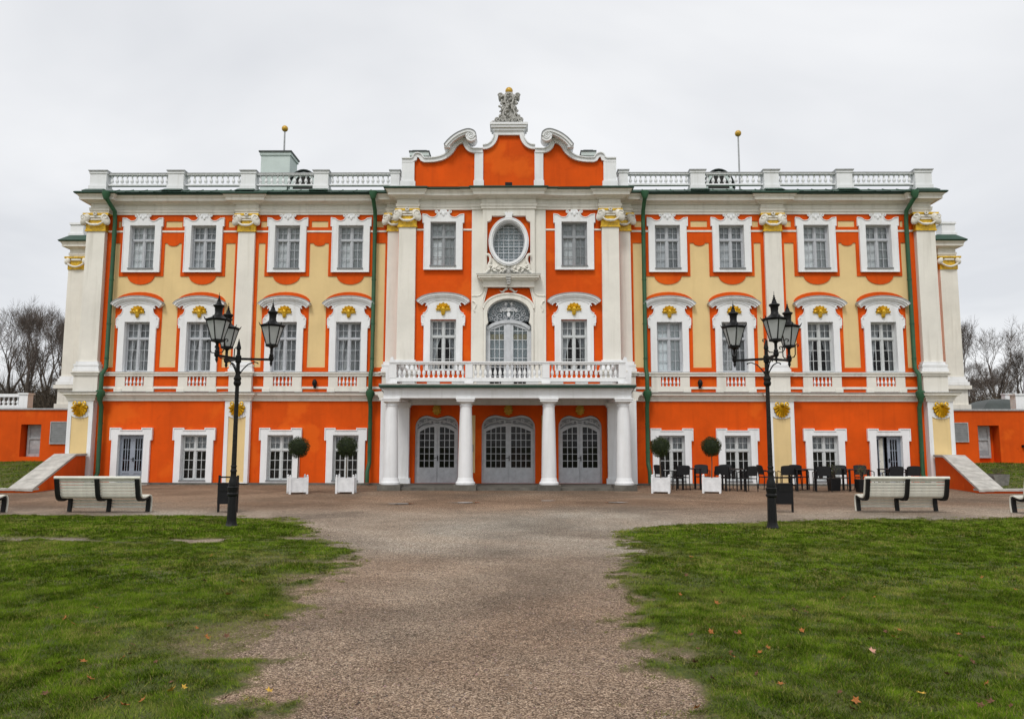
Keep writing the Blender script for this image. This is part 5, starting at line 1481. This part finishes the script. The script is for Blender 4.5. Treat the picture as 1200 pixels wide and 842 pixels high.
for (lx, ly), a0, lb in lamps:
    t = empty('street_lamp', (lx, ly, 0)); tag(t, lb, 'street lamp', 'street lamps flanking the path')
    link('post_base', post_low, t); link('post', post_up, t); link('post_finial', post_top, t)
    for k in range(3):
        a = R(a0 + 120 * k)
        ar = link('lamp_arm', arm, t, (0, 0, 0), (0, 0, a))
        px, py = ARM_L * math.cos(a), ARM_L * math.sin(a)
        ln = link('lantern', LFR, t, (px, py, ZARM + .02))
        link('lantern_glass', LGL, ln); link('lantern_roof', LRF, ln); link('finial', LFN, ln)
        b_ = link('lantern_bracket', LBR, ln, (0, 0, 0), (0, 0, a))

# ================================================================== BENCHES
def bench_path():
    # side profile (y forward = away from the viewer, z): back, seat, curled front down to the ground
    return smooth_path([(-.545, .80), (-.50, .60), (-.455, .42), (-.40, .355), (-.30, .335), (-.15, .355), (-.04, .38), (.03, .365), (.065, .30), (.07, .18), (.045, 0.0)], 5)
BP = bench_path()
def bench_frame_mesh():
    m_ = MB()
    # flat iron bar, 6 cm wide, following the profile on the outside of the slats
    pts = [(a, b) for a, b in BP]
    rot = Matrix.Rotation(R(90), 4, 'Z')
    m_.band(pts, -.004, -.065, -.042, .042, mat=rot)
    return m_.mesh('frame', 'black_iron')
BFR = bench_frame_mesh()
BL = 1.92
def slat_mesh(w, th, L_):
    return MB().box(-L_ / 2, L_ / 2, -th / 2, th / 2, -w / 2, w / 2).mesh('slat', 'bench_slat')
def offset_pt(k, d):
    p = Vector(BP[k]); q0 = Vector(BP[max(k - 1, 0)]); q1 = Vector(BP[min(k + 1, len(BP) - 1)])
    t = (q1 - q0).normalized(); n = Vector((-t.y, t.x)); return p + n * d, math.atan2(t.y, t.x)
def make_bench():
    t = empty('park_bench')
    for x in (-BL / 2 + .042, 0.0, BL / 2 - .042): link('frame', BFR, t, (x, 0, 0))
    # slats spaced along the profile
    P_ = [Vector(p) for p in BP]; cum = [0]
    for a, b in zip(P_[:-1], P_[1:]): cum.append(cum[-1] + (b - a).length)
    sl = slat_mesh(.052, .026, BL)
    d = .05
    while d < cum[-1] - .09:
        k = max(i for i, c in enumerate(cum) if c <= d)
        f = (d - cum[k]) / max(1e-6, cum[min(k + 1, len(cum) - 1)] - cum[k])
        p = P_[k].lerp(P_[min(k + 1, len(P_) - 1)], f)
        tt = (P_[min(k + 1, len(P_) - 1)] - P_[max(k - 1, 0)]).normalized(); n = Vector((-tt.y, tt.x))
        q = p + n * .013
        link('slat', sl, t, (0, q.x, q.y), (math.atan2(tt.y, tt.x) - PI / 2, 0, 0))
        d += .0705
    tr_ = MB().tube([(-BL / 2 - .02, -.55, .815), (BL / 2 + .02, -.55, .815)], .038, 10).mesh('top_rail', 'bench_slat', 50)
    link('top_rail', tr_, t)
    for s in (-1, 1):     # pale edging bars on both ends
        e = MB(); e.band(BP, .028, .0, -.012, .012, mat=Matrix.Rotation(R(90), 4, 'Z'))
        link('edge_strip', e.mesh('edge_strip', 'bench_slat'), t, (s * (BL / 2 + .012), 0, 0))
    return t
bench = make_bench()
spots = (((-9.25, -12.23), 0.6, 'slatted white bench with black frames left of the left street lamp'), ((9.53, -11.60), -1.0, 'slatted white bench with black frames beside the right waste bin'),
         ((-12.52, -12.45), 0.6, 'white bench cut off by the left edge of the photo'), ((13.05, -11.95), -1.0, 'white bench cut off by the right edge of the photo'))
for i, ((x, y), rz, lb) in enumerate(spots):
    o = bench if i == 0 else copy_tree(bench)
    o.location = (x, y, .01); o.rotation_euler = (0, 0, R(rz)); tag(o, lb, 'bench', 'benches facing the palace')

# ================================================================== WASTE BINS
def make_bin():
    t = empty('waste_bin')
    for s in (-1, 1): MB().box(*sorted((s * .235, s * .20)), -.03, .03, -.05, .86).build('post', 'black_plastic', t)
    MB().box(-.198, .198, -.02, .02, .80, .835).build('handle_bar', 'black_plastic', t)
    b = MB().box(-.195, .195, -.15, .15, .20, .66, tx=-.0).build('bin_body', 'black_plastic', t)
    MB().box(-.20, .20, -.16, .16, .66, .685).box(-.15, .15, -.165, -.155, .50, .62).build('rim', 'black_iron', b)
    return t
wb = make_bin(); wb.location = (-6.47, -12.15, 0); tag(wb, 'black waste bin between posts behind the left street lamp', 'bin', 'waste bins by the lawns')
w2 = copy_tree(wb); w2.location = (6.69, -11.87, 0); tag(w2, 'black waste bin between posts behind the right street lamp', 'bin', 'waste bins by the lawns')

# ================================================================== PLANTERS WITH TOPIARY
def make_planter():
    t = empty('planter'); w = .27
    for s in (-1, 1):
        MB().box(-w, w, *sorted((s * (w - .0), s * (w - .025))), .06, .50).build('panel', 'planter_white', t)
        MB().box(*sorted((s * (w - .0), s * (w - .025))), -w + .026, w - .026, .06, .50).build('panel', 'planter_white', t)
    for sx in (-1, 1):
        for sy in (-1, 1):
            MB().box(sx * w - .032, sx * w + .032, sy * w - .032, sy * w + .032, 0, .55).lathe([(.018, .55), (.03, .57), (.03, .59), (.012, .61)], sx * w, sy * w, n=8).build('corner_post', 'planter_white', t)
    for s in (-1, 1):
        MB().box(-w + .034, w - .034, *sorted((s * (w + .004), s * (w - .02))), .45, .503).build('rail', 'planter_white', t)
        MB().box(-w + .034, w - .034, *sorted((s * (w + .004), s * (w - .02))), .055, .10).build('rail', 'planter_white', t)
    MB().box(-w + .028, w - .028, -w + .028, w - .028, .10, .44).build('earth', 'soil', t)
    return t
def topiary(seed, r, h, crook):
    rr = np.random.default_rng(seed)
    t = empty('topiary_tree')
    MB().tube([(0, 0, .40), (crook * .5, 0, .7), (crook, 0, 1.0), (crook * .6, 0, h - r * .5)], [.022, .02, .018, .016], 7).build('trunk', 'trunk_brown', t)
    n = 9000
    v = rr.normal(size=(n, 3)); v /= np.linalg.norm(v, axis=1)[:, None]
    rad = r * (1 - .38 * rr.random(n) ** 2.2) * (1 + .05 * np.sin(7 * v[:, 0] + 3 * v[:, 2]) + .05 * np.sin(13 * v[:, 1] + 11 * v[:, 2] + seed) + .04 * rr.normal(size=n) + .14 * (rr.random(n) < .02))
    c = v * rad[:, None] + np.array([crook * .6, 0, h])
    s_ = rr.uniform(.012, .020, n)
    a = rr.normal(size=(n, 3)); a /= np.linalg.norm(a, axis=1)[:, None]; b = np.cross(a, rr.normal(size=(n, 3))); b /= np.linalg.norm(b, axis=1)[:, None]
    P_ = np.stack([c - a * s_[:, None] * .6, c + a * s_[:, None] * .6, c + b * s_[:, None] * 1.2], 1)
    C = np.array([.016, .030, .008]) + (np.array([.060, .080, .020]) - np.array([.016, .030, .008])) * rr.random((n, 1)) ** 1.5
    cr_ = tri_soup('crown', P_, C, 'boxwood', 'thing'); cr_.parent = t
    del cr_['kind']
    core = MB().ell((crook * .6, 0, h), (r * .78, r * .78, r * .78), 14, 10).build('inner_twigs', 'conifer', t)
    return t
pl0 = make_planter()
PS = ((-6.80, -5.35, 24, .335, 1.49, .0, 'left end', 'leftmost white square planter box before the palace wall', 'round clipped topiary tree in the leftmost white planter'),
      (-5.27, -5.10, 4, .325, 1.50, .0, '', 'white square planter box just left of the porch', 'round clipped topiary tree just left of the porch'),
      (5.13, -4.70, -14, .325, 1.51, .0, '', 'white square planter box just right of the porch', 'round clipped topiary tree just right of the porch'),
      (6.84, -4.60, -16, .325, 1.53, .03, '', 'rightmost white square planter box between cafe chairs', 'round clipped topiary tree with bent stem in the rightmost planter'))
for i, (x, y, rz, r, h, ck, _, l1, l2) in enumerate(PS):
    o = pl0 if i == 0 else copy_tree(pl0)
    o.location = (x, y, 0); o.rotation_euler = (0, 0, R(rz)); tag(o, l1, 'planter', 'white planters by the porch')
    t = topiary(40 + i, r, h, ck if i != 2 else -.02); t.location = (x, y, 0); tag(t, l2, 'tree', 'topiary trees by the porch')

# ================================================================== CAFE CHAIRS AND TABLES
def make_chair():
    t = empty('cafe_chair')
    for sx in (-1, 1):
        MB().tube([(sx * .25, -.22, 0), (sx * .245, -.215, .44)], .016, 6).build('leg', 'black_plastic', t)
        MB().tube([(sx * .245, .24, 0), (sx * .235, .20, .44)], .016, 6).build('leg', 'black_plastic', t)
        MB().tube([(sx * .235, .205, .40), (sx * .23, .235, .62), (sx * .225, .285, .83)], .016, 6).build('back_post', 'black_plastic', t)
        MB().tube([(sx * .245, -.21, .42), (sx * .255, -.20, .64), (sx * .26, -.02, .665), (sx * .24, .235, .645)], .016, 6).build('armrest', 'black_plastic', t)
    st_ = MB(); st_.box(-.225, .225, -.22, .21, .425, .45); st_.build('seat', 'dark_grey_weave', t)
    bk = MB()
    vs = []; fs = []
    for j in range(5):
        v = j / 4; z = .53 + .32 * v; y = .225 + .065 * v
        for i in range(7):
            u = i / 6; x = -.215 + .43 * u
            vs.append((x, y + .03 * (1 - (2 * u - 1) ** 2), z + (.02 * (1 - (2 * u - 1) ** 2) if j == 4 else 0)))
    n_ = len(vs); vs += [(a, b + .018, c) for a, b, c in vs]
    for j in range(4):
        for i in range(6):
            a = j * 7 + i; fs += [(a, a + 1, a + 8, a + 7), (a + n_, a + 7 + n_, a + 8 + n_, a + 1 + n_)]
    rim = [*range(0, 7), *range(13, 35, 7), *range(33, 27, -1), *range(21, 0, -7)]
    for a, b in zip(rim, rim[1:] + rim[:1]): fs.append((a, b, b + n_, a + n_))
    bk.add(vs, fs); bk.build('backrest', 'dark_grey_weave', t)
    return t
chair0 = make_chair()
# at rotation 0 the chair's back is towards the palace (+y) and it faces the viewer
CH = ((5.62, -2.75, 120, 'cafe chair turned sideways just right of the planter beside the porch'), (6.13, -3.15, 186, 'cafe chair with its back to us at the first table right of the porch'),
      (7.02, -2.55, -8, 'cafe chair facing us right of the first table, behind the rightmost planter'), (7.50, -3.45, 165, 'cafe chair left of the second table, with its back to us'),
      (8.22, -3.95, 205, 'cafe chair right of the second table, angled with its back to us'), (7.95, -2.55, 0, 'cafe chair on the wall side of the second table'), (9.30, -2.75, 96, 'cafe chair seen from the side just right of the right street lamp'),
      (9.78, -3.30, 176, 'cafe chair behind the right waste bin with its back to us'), (10.10, -2.95, 190, 'cafe chair tucked in at the third table behind the bin'),
      (10.80, -3.90, 172, 'cafe chair left of the black pot with its back to us'), (10.50, -2.60, 10, 'cafe chair by the pale pier at the wall side'), (11.75, -3.2, -12, 'cafe chair facing us between the two black pots'),
      (12.65, -3.0, 4, 'cafe chair facing us above the left end of the right bench'), (13.20, -3.95, 178, 'cafe chair with its back to us behind the middle of the right bench'), (13.95, -3.6, 182, 'rightmost cafe chair, behind the right bench'))
for i, (x, y, rz, lb) in enumerate(CH):
    o = chair0 if i == 0 else copy_tree(chair0)
    o.location = (x, y, .01); o.rotation_euler = (0, 0, R(rz)); tag(o, 'black ' + lb, 'chair', 'cafe chairs along the palace wall')
def make_table():
    t = empty('cafe_table')
    MB().box(-.36, .36, -.36, .36, .715, .745).build('tabletop', 'black_plastic', t)
    for sx in (-1, 1):
        for sy in (-1, 1): MB().box(sx * .32 - .03, sx * .32 + .03, sy * .32 - .03, sy * .32 + .03, 0, .714).build('leg', 'black_plastic', t)
    return t
tb0 = make_table()
TB = ((6.50, -2.75, 4, 'square black cafe table between the two planters right of the porch'), (7.92, -3.35, -5, 'square black cafe table nearest left of the right street lamp'), (10.32, -3.35, 3, 'square black cafe table behind the right waste bin'),
      (12.15, -3.45, -4, 'square black cafe table left of the right bench'), (13.55, -3.2, 2, 'rightmost square black cafe table, behind the right bench'))
for i, (x, y, rz, lb) in enumerate(TB):
    o = tb0 if i == 0 else copy_tree(tb0)
    o.location = (x, y, .01); o.rotation_euler = (0, 0, R(rz)); tag(o, lb, 'table', 'cafe tables along the palace wall')
def make_pot(mat):
    t = empty('plant_pot')
    MB().box(-.15, .15, -.15, .15, 0, .42, tx=-.035, ty=-.035).build('pot_body', mat, t)
    MB().box(-.16, .16, -.16, .16, .422, .43).build('earth', 'soil', t)
    return t
def shrub(seed, h, w, n, col, nm='small_shrub'):
    rr = np.random.default_rng(seed); t = empty(nm)
    m_ = MB()
    for k in range(9):
        a = rr.uniform(0, 2 * PI); m_.tube([(0, 0, 0), (w * .3 * math.cos(a), w * .3 * math.sin(a), h * .5), (w * .5 * math.cos(a), w * .5 * math.sin(a), h * rr.uniform(.7, 1))], [.006, .004, .002], 4)
    m_.build('stem', 'trunk_brown', t)
    c = rr.normal(size=(n, 3)) * np.array([w * .3, w * .3, h * .22]) + np.array([0, 0, h * .62])
    a = rr.normal(size=(n, 3)); a /= np.linalg.norm(a, axis=1)[:, None]; b = rr.normal(size=(n, 3)); b /= np.linalg.norm(b, axis=1)[:, None]
    s_ = rr.uniform(.012, .025, n)[:, None]
    o = tri_soup('foliage', np.stack([c - a * s_ * .5, c + a * s_ * .5, c + b * s_ * 1.6], 1), np.array(col) * rr.uniform(.5, 1.5, (n, 1)), 'boxwood', 'thing'); o.parent = t; del o['kind']
    return t
for i, (x, y, mat, lb, l2) in enumerate(((11.42, -3.35, 'black_plastic', 'tall black plant pot below a ground floor window right of the third table', 'small faded plant in the black pot below the window'), (12.02, -4.2, 'black_plastic', 'tall black plant pot beside the table left of the right bench', 'sparse brownish plant in the black pot left of the right bench'))):
    p = make_pot(mat); p.location = (x, y, .01); tag(p, lb, 'pot', 'black plant pots')
    q = shrub(90 + i, .5, .35, 260, (.085, .10, .035)); q.location = (x, y, .43); tag(q, l2, 'plant')
p = make_pot('pot_grey'); p.location = (17.15, -3.35, .16); p.scale = (1.5, 1.2, 1.0); tag(p, 'grey stone planter tub at the foot of the right ramp wall', 'pot')
q = shrub(97, .22, .45, 200, (.06, .06, .03)); q.location = (17.15, -3.35, .58); tag(q, 'withered low plant in the grey tub by the right ramp wall', 'plant')

# ================================================================== BARE TREES BEHIND THE TERRACES
def tree_meshes(seed, H, trunk_frac=.25, spread=1.0, depth=8, fork=1):
    rr = random.Random(seed)
    T, Cw = MB(), MB()
    def grow(p, d, L_, r, lvl):
        n = 3 if lvl < 4 else 2
        pts = [p]; q = p.copy(); dd = d.copy()
        for k in range(n):
            dd = (dd + Vector((rr.gauss(0, .11), rr.gauss(0, .11), rr.gauss(.05, .05)))).normalized()
            q = q + dd * (L_ / n); pts.append(q.copy())
        r1 = r * (.74 if lvl < depth else .5)
        mb = T if lvl <= 1 else Cw
        mb.tube(pts, [r + (r1 - r) * k / n for k in range(n + 1)], 8 if lvl == 0 else 5 if lvl < 4 else 3, cap=False)
        if lvl >= depth: return
        kids = 2 if rr.random() < .62 else 3
        if lvl == 0: kids = 3 + (rr.random() < .5)
        az = rr.uniform(0, 2 * PI)
        for k in range(kids):
            ang_ = R(rr.uniform(14, 40) * spread) if lvl > 0 else R(rr.uniform(12, 32) * spread)
            if k == 0 and lvl > 0: ang_ *= .45
            az += 2 * PI / kids + rr.uniform(-.5, .5)
            o1 = dd.orthogonal().normalized(); o2 = dd.cross(o1)
            nd = (dd * math.cos(ang_) + (o1 * math.cos(az) + o2 * math.sin(az)) * math.sin(ang_)).normalized()
            nd = (nd + Vector((0, 0, .10))).normalized()
            sc = rr.uniform(.68, .88)
            grow(q, nd, L_ * sc, max(.0075, r1 * (.80 if k == 0 else .62)), lvl + 1)
        # side twigs along the branch
        if lvl >= 2:
            for k in range(2):
                pp = pts[rr.randint(1, n)]
                o1 = dd.orthogonal().normalized(); o2 = dd.cross(o1); a = rr.uniform(0, 6.28)
                nd = (dd * .6 + o1 * math.cos(a) * .8 + o2 * math.sin(a) * .8).normalized()
                e = pp + nd * L_ * .8
                Cw.tube([pp, pp.lerp(e, .5) + Vector((0, 0, .05)), e + Vector((0, 0, .15))], [.009, .007, .004], 3, cap=False)
    grow(Vector((0, 0, -.1)), Vector((rr.gauss(0, .04), rr.gauss(0, .04), 1)).normalized(), H * trunk_frac, H * .021, 0)
    return T.mesh('trunk', 'bark', 60), Cw.mesh('crown', 'twig')
TV = [tree_meshes(s, 10.0, tf, sp, 7) for s, sp, tf in ((1, 1.0, .20), (2, 1.05, .23), (3, .85, .17), (5, .95, .15))] + [tree_meshes(6, 10, .26, .6, 7)]
TREES = ((-37.2, 20, 0, .95, 'bare tree at the left edge whose trunk rises past the photo border'), (-38.5, 27, 1, 1.0, 'tallest bare tree at the far left behind the terrace balustrade'),
         (-35.4, 24, 4, .82, 'slim bare tree right of the leftmost trunks'), (-36.6, 31, 2, 1.04, 'broad crowned bare tree in the middle of the left group'),
         (-33.4, 29, 0, .98, 'bare tree with forked stems beside the palace\'s left corner'), (-34.6, 38, 3, 1.05, 'bare tree furthest back in the left group'),
         (-30.2, 22, 4, .74, 'small bare tree half hidden by the left rear pilaster'), (-42.5, 36, 2, 1.05, 'bare tree behind the left edge trunks'), (-39.4, 33, 4, .95, 'upright bare tree between the tallest and the broad crowned one on the left'), (-41.5, 41, 3, .95, 'distant bare tree seen between the left edge trunks'), (-37.8, 42, 4, .9, 'distant slim bare tree in the gap beside the broad crown on the left'), (-32.0, 25, 3, .72, 'short dense bare tree against the palace\'s left corner'), (-46.5, 46, 4, 1.05, 'most distant bare tree at the left edge'),
         (33.6, 26, 4, .74, 'slim upright bare tree next to the palace\'s right corner'), (31.0, 21, 0, .52, 'low bare tree half hidden by the palace\'s right corner'),
         (38.2, 30, 1, .88, 'round crowned bare tree in the middle of the right group'), (36.2, 38, 3, 1.0, 'thin bare tree behind the round crowned one on the right'),
         (40.8, 32, 2, .90, 'bare tree with a crooked low limb near the right edge'), (43.6, 30, 0, .90, 'bare tree at the right edge above the small roof'), (44.5, 40, 3, .9, 'bare tree furthest back at the right edge'), (35.0, 29, 3, .72, 'short dense bare tree right of the slim one by the palace\'s right corner'), (41.5, 38, 3, .85, 'distant dense bare tree behind the crooked limb on the right'), (38.5, 36, 4, .8, 'distant slim bare tree left of the round crown on the right'), (47.0, 43, 2, .9, 'distant bare tree beyond the right edge group'))
for i, (x, y, v, sc, lb) in enumerate(TREES):
    t = empty('bare_tree', (x, y, 3.0), rz=i * 1.3); t.scale = (sc * .95, sc * .95, sc * .98)
    link('trunk', TV[v][0], t); link('crown', TV[v][1], t)
    tag(t, lb, 'tree', 'bare trees behind the terraces')
# dark conifer at the right edge
def conifer(x, y, H, seed, lb):
    rr = np.random.default_rng(seed); t = empty('conifer_tree', (x, y, 3.0))
    MB().lathe([(.16, -.1), (.03, H)], n=7).build('trunk', 'bark', t)
    n = 9000; z = H * (.06 + .94 * rr.random(n) ** 1.4); R0 = 1.7 * (1 - z / H) ** .8 + .08
    a = rr.uniform(0, 2 * PI, n); rad = R0 * np.sqrt(rr.random(n)) * (1 + .25 * np.sin(3 * a + z * 2))
    c = np.stack([rad * np.cos(a), rad * np.sin(a), z - rad * .25], 1)
    d = rr.normal(size=(n, 3)); d /= np.linalg.norm(d, axis=1)[:, None]
    e = np.stack([np.cos(a), np.sin(a), -.3 * np.ones(n)], 1)
    o = tri_soup('crown', np.stack([c - d * .04, c + d * .04, c + e * .26], 1), np.array([.016, .026, .012]) * rr.uniform(.5, 1.7, (n, 1)), 'boxwood', 'thing'); o.parent = t; del o['kind']
    tag(t, lb, 'tree')
conifer(36.6, 18.5, 4.0, 3, 'dark evergreen tree at the right edge behind the small roof')
# thicket of saplings and brush that closes the view under the crowns
for s, nm in ((-1, 'left'), (1, 'right')):
    rr = np.random.default_rng(5 + s); P_, C_ = [], []
    n = 15000
    x = s * rr.uniform(28, 60, n); y = rr.uniform(26, 52, n); h = rr.uniform(1.2, 6.4, n) * (1 - .45 * rr.random(n)) * (.72 if s > 0 else 1)
    lx = rr.normal(0, .22, n) * h; ly = rr.normal(0, .2, n) * h; w = rr.uniform(.012, .035, n)
    P_.append(np.stack([np.stack([x - w, y, 2.9 + 0 * x], 1), np.stack([x + w, y, 2.9 + 0 * x], 1), np.stack([x + lx, y + ly, 2.9 + h], 1)], 1))
    n2 = 90000
    x = s * rr.uniform(27, 60, n2); y = rr.uniform(26, 54, n2); z = 2.9 + rr.random(n2) ** 1.5 * (3.2 if s < 0 else 2.4)
    d = rr.normal(size=(n2, 3)) * np.array([.22, .22, .30]); ww = rr.normal(size=(n2, 3)) * .022
    c = np.stack([x, y, z], 1); P_.append(np.stack([c - ww, c + ww, c + d], 1))
    P_ = np.concatenate(P_); C_ = np.array([.080, .064, .046]) * rr.uniform(.5, 1.8, (len(P_), 1))
    o = tri_soup('undergrowth', P_, C_, 'stone_bits'); o['label'] = 'dark leafless brush under the trees %s of the palace' % nm; o['category'] = 'undergrowth'

# small pavilion roof behind the right terrace
pv = empty('pavilion', (27.9, 13.5, 3.05)); tag(pv, 'small pavilion with curved dark slate roof behind the right terrace', 'pavilion')
MB().box(-1.5, 1.5, -1.2, 1.2, -.1, .55).build('wall', 'ochre', pv)
rfm = MB(); prev = None
prof = smooth_path([(1.75, .50), (1.5, .62), (1.2, .86), (.8, 1.05), (.35, 1.15)], 3)
vs = [(sx * r, sy * r * .8, z) for r, z in prof for sx, sy in ((-1, -1), (1, -1), (1, 1), (-1, 1))]
fs = [(4 * i + k, 4 * i + (k + 1) % 4, 4 * i + 4 + (k + 1) % 4, 4 * i + 4 + k) for i in range(len(prof) - 1) for k in range(4)] + [tuple(range(len(vs) - 4, len(vs)))]
rfm.add(vs, fs).build('roof', 'slate', pv)
MB().box(.38, .70, -.2, .15, .9, 1.42).box(.34, .74, -.24, .19, 1.42, 1.48).build('chimney', 'white', pv)

# ================================================================== FALLEN LEAVES
def leaf_mesh(seed):
    rr = random.Random(seed); m_ = MB(); ring = []
    for k in range(10):
        a = 2 * PI * k / 10 + .2; r = (.040 if k % 2 == 0 else .019) * rr.uniform(.8, 1.15)
        ring.append((r * math.cos(a), r * math.sin(a), .006 + .016 * rr.random() * (k % 2 == 0)))
    m_.add([(0, 0, .010)] + ring, [(0, 1 + k, 1 + (k + 1) % 10) for k in range(10)])
    m_.tube([(-.005, 0, .01), (-.04, .004, .006), (-.06, .0, .016)], [.0015, .0015, .001], 3)
    return m_
paint('leaf_orange', (0.38, 0.13, 0.022), rough=0.7, var=0.3, scale=30)
paint('leaf_brown', (0.14, 0.06, 0.027), rough=0.8, var=0.35, scale=30)
paint('leaf_pink', (0.62, 0.33, 0.24), rough=0.8, var=0.15, scale=30)
paint('leaf_yellow', (0.60, 0.36, 0.04), rough=0.7, var=0.25, scale=30)
LM = {c: [leaf_mesh(i + 7 * j).mesh('fallen_leaf', 'leaf_' + c) for i in range(3)] for j, c in enumerate(('orange', 'brown', 'pink', 'yellow'))}
def ray_ground(px, py):
    # where the line of sight through a pixel of the 1200 x 842 photograph meets the ground
    d = fwd + r2 * ((px - 600) / 886) - u2 * ((py - 421) / 886)
    t_ = -CAMH / d.z; return CAMX + d.x * t_, -CAMD + d.y * t_
LEAVES = (('pink', 1022, 768), ('orange', 1025, 702), ('orange', 1151, 680), ('brown', 862, 747), ('orange', 867, 746), ('orange', 915, 806), ('yellow', 885, 775), ('brown', 857, 770), ('orange', 1047, 749), ('brown', 1152, 751), ('brown', 1162, 739),
          ('yellow', 1080, 820), ('brown', 1110, 794), ('brown', 890, 746), ('orange', 900, 764), ('orange', 840, 710), ('brown', 807, 705), ('orange', 797, 700), ('brown', 1132, 707), ('brown', 1108, 710), ('brown', 945, 720), ('brown', 960, 732),
          ('brown', 985, 817), ('orange', 1157, 805), ('orange', 817, 835), ('brown', 1125, 772), ('brown', 1045, 650), ('orange', 872, 725), ('brown', 930, 716), ('brown', 1140, 779), ('brown', 1020, 752),
          ('orange', 145, 833), ('orange', 167, 827), ('orange', 125, 823), ('yellow', 200, 814), ('yellow', 215, 812), ('orange', 105, 800), ('orange', 97, 780), ('brown', 152, 772), ('brown', 155, 762), ('orange', 230, 741), ('orange', 242, 752),
          ('orange', 312, 726), ('orange', 267, 700), ('orange', 284, 685), ('brown', 342, 684), ('orange', 85, 735), ('brown', 50, 716), ('yellow', 290, 825), ('yellow', 315, 816), ('brown', 187, 676), ('brown', 295, 721), ('orange', 352, 651))
rl = random.Random(12)
for k in range(46):
    py_ = rl.uniform(650, 838); px_ = rl.uniform(800, 1195) if k % 3 else rl.uniform(5, 300)
    LEAVES += ((rl.choice(('brown', 'brown', 'brown', 'orange')), px_, py_),)
for i, (c, px, py) in enumerate(LEAVES):
    x, y = ray_ground(px, py); side = 'left' if px < 600 else 'right'
    zz = float(relief(np.array([x]), np.array([y]))[0])
    o = link('fallen_leaf', LM[c][i % 3], None, (x, y, zz + .028 + random.uniform(0, .012)), (random.uniform(-.7, .7), random.uniform(-.7, .7), random.uniform(0, 6.28)))
    sc = random.uniform(.5, .9) * (1.25 if c == 'pink' else 1); o.scale = (sc, sc, sc)
    zone = ('nearest rows' if py > 775 else 'middle stretch' if py > 715 else 'far stretch') + (', near the path' if (260 < px < 930) else ', away from the path')
    tag(o, ('pale pink maple leaf, the only one of its colour on the right lawn' if c == 'pink' else '%s fallen leaf on the %s lawn, %s' % (c, side, zone)), 'leaf', 'pink leaf' if c == 'pink' else '%s leaves, %s lawn, %s' % (c, side, zone))
